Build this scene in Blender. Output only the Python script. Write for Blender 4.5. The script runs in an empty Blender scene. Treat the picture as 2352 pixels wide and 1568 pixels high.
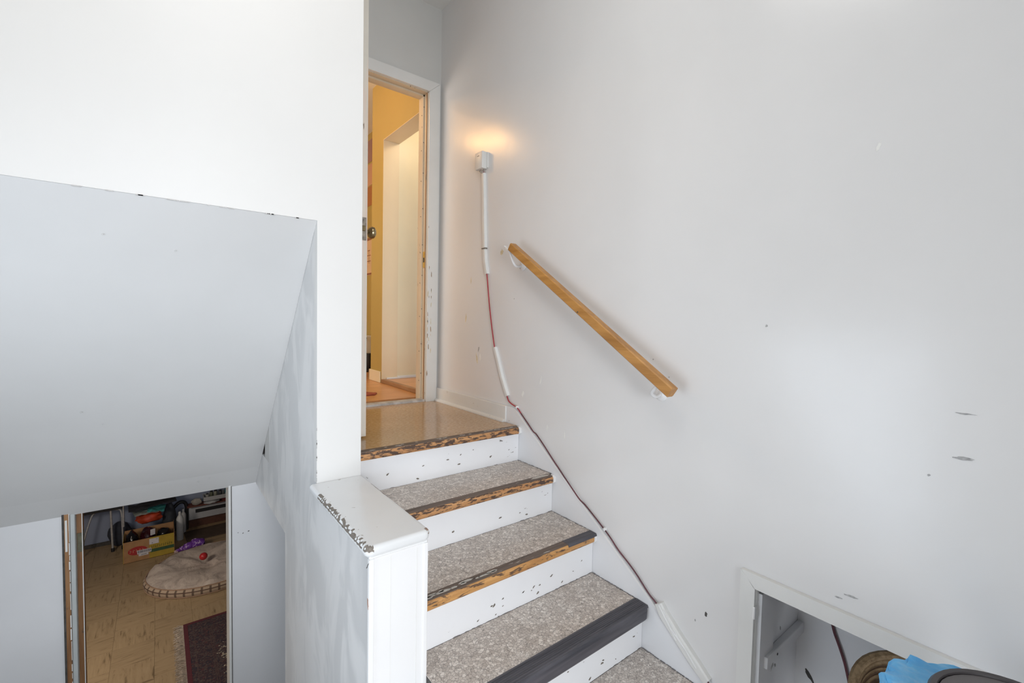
import bpy, bmesh, math, random
from mathutils import Vector, Matrix, noise
random.seed(7)
S = bpy.context.scene
COL = S.collection
PI = math.pi

# ------------------------------------------------------------------ camera
cam = bpy.data.cameras.new('camera'); cam.sensor_width = 36.0; cam.lens = 36.0*1041.86/2352
cam.clip_start = 0.02; cam.clip_end = 60
co = bpy.data.objects.new('camera', cam); COL.objects.link(co)
R_ = Vector((0.788467, -0.614709, 0.021266)); U_ = Vector((0.010842, 0.048459, 0.998766)); F_ = Vector((0.614981, 0.787264, -0.044873))
M = Matrix(((R_.x, U_.x, -F_.x, -1.46906), (R_.y, U_.y, -F_.y, 0.0), (R_.z, U_.z, -F_.z, 0.54278), (0, 0, 0, 1)))
co.matrix_world = M
S.camera = co
# ------------------------------------------------------------------ world, lights, exposure
S.view_settings.view_transform = 'Standard'; S.view_settings.look = 'None'
S.view_settings.gamma = 1.0; S.view_settings.use_curve_mapping = False
S.view_settings.exposure = 0.08
w = bpy.data.worlds.new('world'); S.world = w; w.use_nodes = True
bg = w.node_tree.nodes['Background']; bg.inputs[0].default_value = (0.80, 0.90, 1.0, 1); bg.inputs[1].default_value = 1.0

def area(name, loc, aim, sx, sy, power, col):
    l = bpy.data.lights.new(name, 'AREA'); l.shape = 'RECTANGLE'; l.size = sx; l.size_y = sy
    l.energy = power; l.color = col
    o = bpy.data.objects.new(name, l); COL.objects.link(o); o.location = loc
    o.rotation_euler = (Vector(aim)-Vector(loc)).to_track_quat('-Z', 'Y').to_euler()
    return o
area('entry_daylight', (-1.55, -3.0, 0.35), (-1.25, 1.0, 0.0), 2.0, 2.2, 150, (0.95, 0.97, 1.0))
area('side_fill_light', (-2.47, 1.15, -0.20), (0.0, 1.5, -0.4), 1.1, 1.4, 18, (0.76, 0.87, 1.0))  # added fill from the left for knee wall and treads; no window known there
area('stair_overhead_fill', (-1.2, 0.85, 2.5), (-1.0, 1.2, 0.0), 0.9, 0.9, 13, (1.0, 0.97, 0.93))  # fill added overhead to lift treads, cap and right wall; no known fixture
area('kitchen_window_light', (-2.6, 4.0, 1.35), (0.0, 3.9, 1.0), 1.2, 1.1, 30, (1.0, 0.93, 0.84))
area('basement_fill_light', (-2.9, 4.8, -0.7), (-1.3, 5.1, -2.5), 0.8, 0.5, 29, (1.0, 0.88, 0.74))  # warm fill added from the left, free in the room; no window known
def bulb(name, loc, power, col, rad=0.06):
    l = bpy.data.lights.new(name, 'POINT'); l.energy = power; l.color = col; l.shadow_soft_size = rad
    o = bpy.data.objects.new(name, l); COL.objects.link(o); o.location = loc; return o
bulb('kitchen_lamp_light', (-0.95, 3.69, 2.22), 7.5, (1.0, 0.55, 0.20), 0.06)
bulb('kitchen_lamp_light', (-0.95, 3.37, 2.17), 7.5, (1.0, 0.55, 0.20), 0.06)
bulb('side_room_light', (0.42, 2.98, 2.15), 8, (1.0, 0.80, 0.50), 0.08)

# ------------------------------------------------------------------ material helpers
def new_mat(name):
    m = bpy.data.materials.new(name); m.use_nodes = True
    nt = m.node_tree; b = nt.nodes['Principled BSDF']; return m, nt, b
def L(nt, a, b): nt.links.new(a, b)
def node(nt, t, **kw):
    n = nt.nodes.new(t)
    for k, v in kw.items(): setattr(n, k, v)
    return n
def coords(nt, scale=(1, 1, 1), rot=(0, 0, 0), loc=(0, 0, 0)):
    g = node(nt, 'ShaderNodeNewGeometry')
    mp = node(nt, 'ShaderNodeMapping'); mp.inputs['Scale'].default_value = scale
    mp.inputs['Rotation'].default_value = rot; mp.inputs['Location'].default_value = loc
    L(nt, g.outputs['Position'], mp.inputs['Vector']); return mp.outputs[0]
def nz(nt, vec, scale, detail=3, rough=0.5, dist=0.0):
    n = node(nt, 'ShaderNodeTexNoise'); n.inputs['Scale'].default_value = scale
    n.inputs['Detail'].default_value = detail; n.inputs['Roughness'].default_value = rough
    n.inputs['Distortion'].default_value = dist
    L(nt, vec, n.inputs['Vector']); return n.outputs[0]
def ramp(nt, fac, stops, interp='LINEAR'):
    r = node(nt, 'ShaderNodeValToRGB'); r.color_ramp.interpolation = interp
    while len(r.color_ramp.elements) < len(stops): r.color_ramp.elements.new(0.5)
    for e, (p, c) in zip(r.color_ramp.elements, stops):
        e.position = p; e.color = (*c, 1) if len(c) == 3 else c
    L(nt, fac, r.inputs[0]); return r.outputs[0]
def mixc(nt, fac, a, b, blend='MIX'):
    m = node(nt, 'ShaderNodeMix', data_type='RGBA', blend_type=blend)
    for sock, v in ((m.inputs[0], fac), (m.inputs[6], a), (m.inputs[7], b)):
        if isinstance(v, (int, float)): sock.default_value = v
        elif isinstance(v, tuple): sock.default_value = (*v, 1)
        else: L(nt, v, sock)
    return m.outputs[2]
def bump(nt, b, h, strength, dist=0.01):
    n = node(nt, 'ShaderNodeBump'); n.inputs['Strength'].default_value = strength
    n.inputs['Distance'].default_value = dist
    L(nt, h, n.inputs['Height']); L(nt, n.outputs[0], b.inputs['Normal'])
def k3(v): return (v, v, v)
def plain(name, c, rough=0.6, metal=0.0, var=0.12, scale=30, bmp=0.0):
    m, nt, b = new_mat(name)
    v = coords(nt); n = nz(nt, v, scale, 4)
    c1 = tuple(x*(1-var) for x in c); c2 = tuple(min(1, x*(1+var)) for x in c)
    L(nt, ramp(nt, n, [(0.3, c1), (0.7, c2)]), b.inputs['Base Color'])
    b.inputs['Roughness'].default_value = rough; b.inputs['Metallic'].default_value = metal
    if bmp: bump(nt, b, n, bmp)
    return m
def paint(name, c, rough=0.45, var=0.03, scale=3.0, chips=None, chip_col=(0.16, 0.14, 0.12), cscale=(1, 1, 1), csize=60, streak=None, spec=0.5, bmp=0.08, soft=0.02):
    """painted plaster or wood; chips = noise threshold, streak = (second colour, scale vector)"""
    m, nt, b = new_mat(name)
    v = coords(nt)
    n = nz(nt, v, scale, 4, 0.55)
    base = ramp(nt, n, [(0.35, tuple(x*(1-var) for x in c)), (0.65, tuple(min(1, x*(1+var)) for x in c))])
    if streak:
        v2 = coords(nt, streak[1]); n2 = nz(nt, v2, 1.0, 3, 0.6, 0.6)
        base = mixc(nt, ramp(nt, n2, [(0.45, k3(0)), (0.57, k3(1))]), base, streak[0])
    if chips:
        v3 = coords(nt, cscale); n3 = nz(nt, v3, csize, 3, 0.6, 0.4)
        big = nz(nt, coords(nt, (1, 1, 1), (0, 0, 0), (3.1, 1.7, 0.4)), 5, 2)
        a = node(nt, 'ShaderNodeMath', operation='MULTIPLY_ADD'); L(nt, big, a.inputs[0]); a.inputs[1].default_value = 0.25; L(nt, n3, a.inputs[2])
        f = ramp(nt, a.outputs[0], [(chips, k3(0)), (min(1, chips+soft), k3(1))])
        base = mixc(nt, f, base, chip_col)
    L(nt, base, b.inputs['Base Color'])
    b.inputs['Roughness'].default_value = rough; b.inputs['Specular IOR Level'].default_value = spec
    if bmp: bump(nt, b, nz(nt, v, 14, 5, 0.6), bmp, 0.006)
    return m
def wood(name, c1, c2, axis_scale=(2, 40, 40), rough=0.45, extra=None):
    m, nt, b = new_mat(name)
    n = nz(nt, coords(nt, axis_scale), 1.0, 5, 0.6, 0.5)
    base = ramp(nt, n, [(0.3, c1), (0.7, c2)])
    if extra:
        col, thr, sc, s = extra
        n2 = nz(nt, coords(nt, sc), s, 4, 0.65, 0.3)
        base = mixc(nt, ramp(nt, n2, [(thr-0.03, k3(0)), (thr+0.03, k3(1))]), base, col)
    L(nt, base, b.inputs['Base Color']); b.inputs['Roughness'].default_value = rough
    bump(nt, b, n, 0.15, 0.003); return m
def metal(name, c, rough=0.3): return plain(name, c, rough, 1.0, 0.15, 40)

# ------------------------------------------------------------------ mesh helpers
def bx(bm, x0, x1, y0, y1, z0, z1, bev=0, rz=0, piv=None, seg=1):
    r = bmesh.ops.create_cube(bm, size=1)
    vs = r['verts']
    for v in vs: v.co = Vector(((x0+x1)/2+v.co.x*(x1-x0), (y0+y1)/2+v.co.y*(y1-y0), (z0+z1)/2+v.co.z*(z1-z0)))
    if bev:
        es = list({e for v in vs for e in v.link_edges})
        res = bmesh.ops.bevel(bm, geom=es, offset=bev, segments=seg, affect='EDGES', profile=0.6)
        vs = list({v for f in res['faces'] for v in f.verts} | {v for v in vs if v.is_valid})
    if rz:
        p = Vector(piv if piv else ((x0+x1)/2, (y0+y1)/2, 0))
        bmesh.ops.rotate(bm, verts=vs, cent=p, matrix=Matrix.Rotation(rz, 3, 'Z'))
    return vs
def prism(bm, pts, axis, a0, a1):
    """pts: 2D polygon in the two other axes (order x,y,z without axis), extruded a0..a1"""
    def P(p, a):
        q = list(p); q.insert(axis, a); return q
    A = [bm.verts.new(P(p, a0)) for p in pts]; B = [bm.verts.new(P(p, a1)) for p in pts]
    n = len(pts); fs = [bm.faces.new(A), bm.faces.new(B)]
    for i in range(n): fs.append(bm.faces.new((A[i], A[(i+1) % n], B[(i+1) % n], B[i])))
    bmesh.ops.recalc_face_normals(bm, faces=fs); return A+B
def tube(bm, pts, r, n=10, caps=True, flat=1.0, closed=False):
    pts = [Vector(p) for p in pts]; rings = []
    up = None; N = len(pts)
    for i, p in enumerate(pts):
        if closed: t = pts[(i+1) % N]-pts[i-1]
        else: t = pts[min(i+1, N-1)]-pts[max(i-1, 0)]
        t.normalize()
        if up is None:
            up = Vector((0, 0, 1)) if abs(t.z) < 0.9 else Vector((1, 0, 0))
        s = t.cross(up); s.normalize(); u = s.cross(t); u.normalize(); up = u
        rr = r[i] if isinstance(r, (list, tuple)) else r
        rings.append([bm.verts.new(p+s*math.cos(2*PI*k/n)*rr+u*math.sin(2*PI*k/n)*rr*flat) for k in range(n)])
    fs = []
    for i in range(N if closed else N-1):
        A, B = rings[i], rings[(i+1) % N]
        for k in range(n): fs.append(bm.faces.new((A[k], A[(k+1) % n], B[(k+1) % n], B[k])))
    if caps and not closed: fs += [bm.faces.new(rings[0]), bm.faces.new(rings[-1])]
    bmesh.ops.recalc_face_normals(bm, faces=fs)
    return [v for q in rings for v in q]
def smooth_path(pts, n=6):
    P = [Vector(p) for p in pts]; P = [P[0]*2-P[1]]+P+[P[-1]*2-P[-2]]; out = []
    for i in range(1, len(P)-2):
        for k in range(n):
            t = k/n; a, b, c, d = P[i-1:i+3]
            out.append(0.5*((2*b)+(c-a)*t+(2*a-5*b+4*c-d)*t*t+(3*b-a-3*c+d)*t**3))
    out.append(P[-2]); return out
def lathe(bm, prof, n=24, loc=(0, 0, 0), axis=(0, 0, 1), cap=True):
    q = Vector((0, 0, 1)).rotation_difference(Vector(axis).normalized()); loc = Vector(loc)
    rings = [[bm.verts.new(loc+q @ Vector((r*math.cos(2*PI*k/n), r*math.sin(2*PI*k/n), z))) for k in range(n)] for r, z in prof]
    fs = []
    for A, B in zip(rings, rings[1:]):
        for k in range(n): fs.append(bm.faces.new((A[k], A[(k+1) % n], B[(k+1) % n], B[k])))
    if cap: fs += [bm.faces.new(rings[0]), bm.faces.new(rings[-1])]
    bmesh.ops.recalc_face_normals(bm, faces=fs)
    return [v for r in rings for v in r]
def blob(bm, axis, a, c, r, n=11, sx=1.0, sy=1.0, th=0.0006, ang=0):
    """small irregular flake lying on a plane"""
    pts = []
    for k in range(n):
        t = 2*PI*k/n; rr = r*random.uniform(0.55, 1.15)
        u, v = rr*sx*math.cos(t), rr*sy*math.sin(t)
        pts.append((c[0]+u*math.cos(ang)-v*math.sin(ang), c[1]+u*math.sin(ang)+v*math.cos(ang)))
    prism(bm, pts, axis, a, a+th)
ROOT = {}
def obj(name, bm, mat, parent=None, kind=None, label=None, smooth=False, cat=None, group=None):
    me = bpy.data.meshes.new(name)
    root = parent
    while root is not None and root.parent is not None: root = root.parent
    if root is not None and root.type == 'EMPTY': bmesh.ops.translate(bm, verts=bm.verts, vec=-Vector(root.location))
    bm.to_mesh(me); bm.free()
    if mat: me.materials.append(mat)
    if smooth:
        for p in me.polygons: p.use_smooth = True
        try: me.set_sharp_from_angle(angle=math.radians(38))
        except Exception: pass
    o = bpy.data.objects.new(name, me); COL.objects.link(o)
    if parent is not None: o.parent = parent
    if kind: o['kind'] = kind
    if label: o['label'] = label
    if cat: o['category'] = cat
    if group: o['group'] = group
    return o
def struct(name, bm, mat, parent=None, label=None, smooth=False):
    return obj(name, bm, mat, parent, None if parent else 'structure', label, smooth)
def thing(name, loc, label, cat, group=None):
    o = bpy.data.objects.new(name, None); COL.objects.link(o); o.location = loc; o.empty_display_size = 0.1
    o['label'] = label; o['category'] = cat
    if group: o['group'] = group
    return o
def NB(): return bmesh.new()

# ------------------------------------------------------------------ dimensions
H = 0.178; RN = 0.2616; Y0 = 1.8067; OV = 0.022; D = 2.703
XS = -0.84; XL = -1.004; YW = 1.776; YB = 3.123; ZE = -5*H; ZB = -2.55; ZC = 2.547
rr = lambda k: Y0-k*RN
nn = lambda k: Y0-OV-k*RN
XW = 0.008     # plaster face of the right wall

# ------------------------------------------------------------------ materials
m_right = paint('right_wall_paint', (0.76, 0.755, 0.75), 0.23, 0.02, 1.6, spec=0.5, bmp=0.10)
m_white = paint('white_wall_paint', (0.735, 0.73, 0.715), 0.42, 0.015, 1.5, bmp=0.06)
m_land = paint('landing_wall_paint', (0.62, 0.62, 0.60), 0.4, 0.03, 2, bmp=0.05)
m_slope = paint('sloped_ceiling_paint', (0.69, 0.69, 0.685), 0.5, 0.03, 1.2, bmp=0.08)
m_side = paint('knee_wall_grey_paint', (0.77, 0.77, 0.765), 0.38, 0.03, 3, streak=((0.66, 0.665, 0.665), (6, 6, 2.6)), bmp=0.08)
m_low = paint('lower_wall_paint', (0.74, 0.745, 0.76), 0.5, 0.03, 2, bmp=0.05)
m_ceil = paint('ceiling_paint', (0.80, 0.80, 0.78), 0.8, 0.02, 2)
m_trim = paint('worn_trim_paint', (0.74, 0.74, 0.72), 0.35, 0.02, 6, chips=0.87, cscale=(1, 1, 0.25), csize=70, chip_col=(0.33, 0.27, 0.20))
m_jamb = paint('old_cream_jamb_paint', (0.66, 0.56, 0.42), 0.4, 0.05, 6, chips=0.83, cscale=(1, 1, 0.2), csize=60, chip_col=(0.20, 0.12, 0.06))
m_leaf = paint('door_edge_paint', (0.62, 0.58, 0.51), 0.4, 0.06, 5, chips=0.82, cscale=(1, 1, 0.22), csize=50, chip_col=(0.26, 0.20, 0.15), streak=((0.66, 0.55, 0.47), (30, 30, 1.6)))
m_riser = paint('riser_white_paint', (0.86, 0.87, 0.89), 0.34, 0.015, 4, chips=0.85, cscale=(0.45, 1, 1), csize=58, chip_col=(0.20, 0.18, 0.17), soft=0.012)
m_cap = paint('cap_paint', (0.76, 0.77, 0.775), 0.28, 0.02, 4, chips=0.845, cscale=(0.6, 1, 1), csize=70, chip_col=(0.42, 0.39, 0.36))
m_newel = paint('newel_white_paint', (0.84, 0.84, 0.84), 0.32, 0.01, 4, chips=0.90, cscale=(1, 1, 0.35), csize=60, chip_col=(0.35, 0.25, 0.2))
m_chip = plain('bare_worn_wood', (0.19, 0.165, 0.14), 0.7, 0, 0.35, 160)
m_chipl = plain('pale_paint_flake', (0.80, 0.80, 0.77), 0.5, 0, 0.05, 60)
m_yell = plain('yellowed_scrape', (0.66, 0.58, 0.40), 0.5, 0, 0.15, 60)
m_smudge = plain('grey_scuff', (0.40, 0.40, 0.40), 0.6, 0, 0.3, 120)
m_dark = plain('dark_dirt', (0.07, 0.065, 0.06), 0.9, 0, 0.3, 50)
m_black = plain('black_matte', (0.012, 0.012, 0.014), 0.5, 0, 0.2, 50)
m_rail = wood('handrail_wood', (0.35, 0.155, 0.035), (0.58, 0.29, 0.08), (40, 3, 30), 0.42)
m_nose = wood('worn_nosing_wood', (0.42, 0.19, 0.07), (0.62, 0.34, 0.15), (4, 60, 60), 0.5, extra=((0.085, 0.05, 0.035), 0.52, (24, 100, 90), 1.0))
m_nose2 = wood('orange_nosing_wood', (0.40, 0.18, 0.055), (0.66, 0.36, 0.13), (4, 60, 60), 0.45, extra=((0.13, 0.075, 0.045), 0.58, (16, 90, 80), 1.0))
m_strip = wood('dark_top_edge', (0.075, 0.055, 0.045), (0.19, 0.14, 0.11), (5, 80, 80), 0.55, extra=((0.46, 0.44, 0.40), 0.66, (8, 60, 60), 1.3))
m_rub = wood('dark_rubber', (0.045, 0.045, 0.055), (0.105, 0.10, 0.115), (4, 60, 60), 0.5)
m_thr = plain('threshold_metal', (0.50, 0.49, 0.48), 0.35, 0.3, 0.25, 25)
m_ochre = wood('ochre_jamb_wood', (0.22, 0.10, 0.04), (0.38, 0.20, 0.085), (40, 40, 3), 0.5, extra=((0.10, 0.07, 0.05), 0.62, (6, 6, 3), 2))
m_kwood = wood('kitchen_floor_wood', (0.50, 0.23, 0.085), (0.64, 0.33, 0.14), (5, 22, 22), 0.3)
m_kwall = paint('kitchen_orange_paint', (0.46, 0.335, 0.105), 0.4, 0.03, 2, bmp=0.03)
m_kjamb = paint('kitchen_jamb_paint', (0.76, 0.61, 0.40), 0.4, 0.03, 2, bmp=0.03)
m_kcream = paint('kitchen_cream_paint', (0.80, 0.68, 0.46), 0.4, 0.03, 2, bmp=0.03)
m_brass = metal('aged_brass', (0.33, 0.26, 0.15), 0.24)
m_brassy = metal('bright_brass', (0.70, 0.50, 0.16), 0.35)
m_plast = plain('white_plastic', (0.72, 0.72, 0.70), 0.35, 0, 0.02, 10)
m_cover = plain('painted_cord_cover', (0.76, 0.76, 0.74), 0.35, 0, 0.03, 20)
m_red = plain('red_cable_jacket', (0.36, 0.03, 0.05), 0.4, 0, 0.15, 20)
m_maroon = plain('maroon_cable_jacket', (0.11, 0.035, 0.045), 0.4, 0, 0.3, 12)
m_brk = plain('white_bracket_enamel', (0.82, 0.82, 0.82), 0.25, 0, 0.02, 20)
m_chrome = plain('chrome_tube', (0.62, 0.64, 0.68), 0.25, 0.6, 0.15, 40)

# vinyl with stone chips
m_vinyl, nt, b = new_mat('chip_pattern_vinyl')
v = coords(nt, (1, 1, 1)); wn = node(nt, 'ShaderNodeTexNoise'); wn.inputs['Scale'].default_value = 90
L(nt, v, wn.inputs['Vector'])
add = node(nt, 'ShaderNodeMix', data_type='VECTOR'); add.inputs[0].default_value = 0.010
L(nt, v, add.inputs[4]); L(nt, wn.outputs['Color'], add.inputs[5])
vo = node(nt, 'ShaderNodeTexVoronoi'); vo.inputs['Scale'].default_value = 98; vo.inputs['Randomness'].default_value = 1
L(nt, add.outputs[1], vo.inputs['Vector'])
ve = node(nt, 'ShaderNodeTexVoronoi', feature='DISTANCE_TO_EDGE'); ve.inputs['Scale'].default_value = 98
L(nt, add.outputs[1], ve.inputs['Vector'])
sp = node(nt, 'ShaderNodeSeparateColor'); L(nt, vo.outputs['Color'], sp.inputs[0])
cc = ramp(nt, sp.outputs[0], [(0.0, (0.50, 0.44, 0.395)), (0.45, (0.61, 0.55, 0.50)), (0.8, (0.70, 0.64, 0.585)), (1.0, (0.83, 0.775, 0.72))])
ed = ramp(nt, ve.outputs['Distance'], [(0.0, k3(0.42)), (0.09, k3(1))])
big = ramp(nt, nz(nt, coords(nt), 5, 3), [(0.35, (0.90, 0.88, 0.86)), (0.65, (1.0, 1.0, 1.0))])
L(nt, mixc(nt, 1.0, mixc(nt, 1.0, cc, ed, 'MULTIPLY'), big, 'MULTIPLY'), b.inputs['Base Color'])
b.inputs['Roughness'].default_value = 0.42
bump(nt, b, ve.outputs['Distance'], 0.12, 0.003)
# landing linoleum: fine short flecks, waxed
m_lino, nt, b = new_mat('waxed_fleck_linoleum')
n1 = nz(nt, coords(nt, (60, 190, 1), (0, 0, 0.2)), 1.0, 3, 0.6, 0.4)
n2 = nz(nt, coords(nt), 4, 3)
c1 = ramp(nt, n1, [(0.34, (0.40, 0.25, 0.13)), (0.52, (0.51, 0.345, 0.195)), (0.70, (0.62, 0.46, 0.30))])
L(nt, mixc(nt, 1.0, c1, ramp(nt, n2, [(0.3, k3(0.9)), (0.7, k3(1.0))]), 'MULTIPLY'), b.inputs['Base Color'])
b.inputs['Roughness'].default_value = 0.13; b.inputs['Specular IOR Level'].default_value = 0.6
bump(nt, b, nz(nt, coords(nt), 20, 2), 0.03, 0.004)
# basement floor tile: directional streaks, tone by object
def tile_mat(name, sc):
    m, nt, b = new_mat(name)
    n1 = nz(nt, coords(nt, sc), 1.0, 5, 0.7, 0.5)
    oi = node(nt, 'ShaderNodeObjectInfo')
    c = ramp(nt, n1, [(0.30, (0.17, 0.115, 0.062)), (0.45, (0.37, 0.265, 0.155)), (0.75, (0.43, 0.315, 0.19))])
    L(nt, mixc(nt, 1.0, c, ramp(nt, oi.outputs['Random'], [(0, k3(0.88)), (1, k3(1.0))]), 'MULTIPLY'), b.inputs['Base Color'])
    b.inputs['Roughness'].default_value = 0.5; return m
m_tile = [tile_mat('streaked_tile_across', (5, 42, 5)), tile_mat('streaked_tile_along', (42, 5, 5))]

# ================================================================== SETTING
# right wall with the cupboard opening
HY1, HZ1 = 0.612, -0.277      # opening edge (far) and top
bm = NB()
bx(bm, XW, 0.12, HY1, D, ZE-0.02, ZC)                   # far part
bx(bm, XW, 0.12, -1.3, HY1, HZ1, ZC)                    # above the opening
bx(bm, XW, 0.12, -1.3, -0.25, ZE-0.02, HZ1)             # near part
wr = struct('wall_right', bm, m_right)
# flakes, scrapes and dents in the paint of the right wall
for (cy, cz, r, sy, sz, mt, ang) in [(0.366, 1.013, .010, .6, 1.5, m_chipl, .3), (2.206, 0.375, .012, .6, 1.6, m_smudge, .2), (2.222, 0.315, .024, .35, 1.6, m_yell, -.2),
        (2.190, 0.33, .016, .4, 1.5, m_chipl, -.1), (1.995, 0.915, .016, .9, 1.1, m_yell, .4), (1.955, 0.93, .012, .8, 1.1, m_chipl, .4), (0.773, -0.452, .008, .6, 1.4, m_dark, .1),
        (0.812, -0.492, .004, .7, 1.2, m_smudge, .1), (1.60, 0.03, .010, .4, 1.8, m_chipl, .1), (1.79, 0.17, .012, .7, 1.2, m_chipl, .3), (1.48, 0.02, .012, .3, 2.0, m_chipl, 0),
        (1.655, 0.255, .012, .35, 1.8, m_chipl, .2), (0.175, 0.35, .010, 2.0, .25, m_smudge, 0), (0.172, 0.245, .012, 1.8, .35, m_smudge, 0), (0.40, -0.262+.06, .006, 1.8, .4, m_smudge, -.1),
        (0.375, -.185, .012, 1.6, .25, m_smudge, -.1), (0.62, 0.545, .004, 1, 1, m_smudge, 0), (0.23, 0.19, .003, 1, 1, m_smudge, 0), (1.88, 0.66, .003, 1, 1, m_smudge, 0),
        (2.35, 0.55, .018, .3, 1.8, m_yell, .1), (2.30, 0.78, .012, .4, 1.6, m_yell, .1), (0.95, 0.35, .003, 1, 1, m_smudge, 0), (1.02, 0.41, .003, 1, 1, m_smudge, 0)]:
    bm = NB(); blob(bm, 0, XW-0.0008, (cy, cz), r, 12, sy, sz, 0.0012, ang)
    obj('paint_flake' if mt is m_chipl else 'scuff_mark', bm, mt, wr)
# cupboard behind the opening
bm = NB()
bx(bm, 0.12, 0.354, HY1-0.001, HY1+0.03, ZE-0.02, -0.20)
bx(bm, 0.354, 0.38, -0.30, HY1+0.03, ZE-0.02, -0.20)
bx(bm, 0.12, 0.38, -0.30, HY1+0.03, -0.20, -0.18)
bx(bm, 0.12, 0.38, -0.32, -0.30, ZE-0.02, -0.18)
bx(bm, XW, 0.38, -0.30, HY1+0.03, ZE-0.03, ZE)
cp = struct('wall_cupboard', bm, m_low, label='grey painted inside of the low wall cupboard')
bm = NB(); bx(bm, 0.055, 0.353, HY1-0.022, HY1-0.001, -0.555, -0.517, 0.002)
obj('cleat', bm, m_low, cp)
bm = NB(); lathe(bm, [(0.019, 0), (0.019, 0.004), (0.015, 0.006)], 16, (0.050, HY1-0.003, -0.522), (0, -1, 0)); obj('rod_socket', bm, m_brk, cp)
for (cx, cz, r, sx, sy, an) in [(0.20, -0.487, .006, .7, 1.4, .2), (0.09, -0.56, .008, 1.6, .6, .7), (0.115, -0.565, .008, 1.2, .7, -.5), (0.13, -0.535, .004, 1, 1, 0)]:
    bm = NB(); blob(bm, 1, HY1-0.0232 if cx < .15 and cz < -.52 else HY1-0.0022, (cx, cz), r, 9, sx, sy, 0.0015, an); obj('scuff_mark', bm, m_smudge if r > .005 else m_dark, cp)
for (cy, cz, r, a) in [(0.566, -0.70, .026, .9), (0.35, -0.34, .016, .2), (0.55, -0.41, .003, 0)]:
    bm = NB(); blob(bm, 0, 0.3525, (cy, cz), r, 11, 1.3, .32, 0.0018, a); obj('scuff_mark', bm, m_dark, cp)
# opening lining + casing
bm = NB()
bx(bm, 0.006, 0.121, HY1-0.0015, HY1+0.006, ZE, HZ1); bx(bm, 0.006, 0.125, -0.25, HY1, HZ1, HZ1+0.008)
struct('trim_1', bm, m_trim, label='white lining of the low cupboard opening')
def casing_piece(pts): 
    bm = NB(); prism(bm, pts, 0, -0.008, XW-0.0005); return bm
c2 = struct('trim_2', casing_piece([(0.657, ZE), (0.657, -0.232), (0.612, -0.277), (0.612, ZE)]), m_trim, label='white casing board beside the low cupboard opening')
struct('trim_3', casing_piece([(0.6565, -0.2315), (-0.30, -0.2315), (-0.30, -0.277), (0.6135, -0.277)]), m_trim, label='white casing board over the low cupboard opening')
bm = NB(); bx(bm, -0.0095, 0.004, 0.6085, 0.6165, -0.375, -0.335, 0.002); obj('hinge', bm, m_brk, c2)

# wall with the kitchen doorway (landing end)
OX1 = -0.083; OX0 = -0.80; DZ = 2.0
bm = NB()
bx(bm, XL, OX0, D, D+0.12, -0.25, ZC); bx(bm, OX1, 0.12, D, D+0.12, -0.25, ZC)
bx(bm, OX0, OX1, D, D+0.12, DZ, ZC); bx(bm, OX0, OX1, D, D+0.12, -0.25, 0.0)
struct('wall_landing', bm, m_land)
# door casing boards
def board_xz(pts, y0, y1): bm = NB(); prism(bm, pts, 1, y0, y1); return bm
struct('trim_4', board_xz([(OX1+.002, 0.0), (OX1+.002, DZ), (-0.006, DZ+0.066), (-0.006, 0.0)], D-0.018, D), m_trim, label='white casing board right of the kitchen doorway')
struct('trim_5', board_xz([(OX0-.0, DZ+0.001), (OX1+.002, DZ+0.001), (-0.006, DZ+0.067), (OX0-0.035, DZ+0.067)], D-0.018, D), m_trim, label='white casing board over the kitchen doorway')
t4 = bpy.data.objects['trim_4']; m_bare = plain('brown_bare_casing', (.34, .24, .15), .7, 0, .3, 100)
for i in range(26):
    z = random.gauss(.52, .22); bm = NB(); blob(bm, 1, D-.0187, (OX1+random.choice([.006, .006, .014, .03]), max(.04, z)), random.uniform(.003, .009), 9, .45, 2.6, .001, random.uniform(-.1, .1))
    obj('bare_patch', bm, m_yell if i % 2 else m_bare, t4)
bm = NB(); bx(bm, -0.838, OX0, D-0.018, D, 0, DZ+0.067); struct('trim_6', bm, m_trim, label='white casing board left of the kitchen doorway')
# jamb set of the doorway: door_1 frame
df = bpy.data.objects.new('door_1', None); COL.objects.link(df); df.location = (OX0, D, 0); df['kind'] = 'structure'; df['label'] = 'worn cream door frame of the kitchen doorway, door swung open'
bm = NB(); bx(bm, OX1-0.004, OX1+0.001, D-0.001, D+0.121, 0, DZ); bx(bm, OX0-0.001, OX0+0.004, D, D+0.121, 0, DZ); bx(bm, OX0, OX1, D-0.001, D+0.121, DZ-0.004, DZ+0.001)
obj('jamb', bm, m_jamb, df)
bm = NB(); bx(bm, OX1-0.014, OX1-0.004, D+0.041, D+0.078, 0, DZ-0.004, 0.001); st = obj('door_stop', bm, m_jamb, df)
bm = NB(); bx(bm, OX0+0.004, OX0+0.014, D+0.041, D+0.078, 0, DZ-0.004, 0.001); obj('door_stop', bm, m_jamb, df)
bm = NB(); bx(bm, OX0+0.004, OX1-0.004, D+0.041, D+0.078, DZ-0.016, DZ-0.004, 0.001); obj('door_stop', bm, m_jamb, df)
bm = NB(); bx(bm, OX1-0.0065, OX1-0.0035, D+0.002, D+0.012, 0.0, DZ, 0.001); obj('wood_edge', bm, m_ochre, df)
bm = NB(); bx(bm, OX1-0.0075, OX1-0.004, D+0.006, D+0.034, 0.880, 0.985, 0.001); sk = obj('strike_plate', bm, m_brassy, df, label='brass strike plate with a dark latch hole')
bm = NB(); bx(bm, OX1-0.009, OX1-0.0073, D+0.013, D+0.027, 0.915, 0.945); obj('latch_hole', bm, m_dark, sk)
bm = NB()
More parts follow.
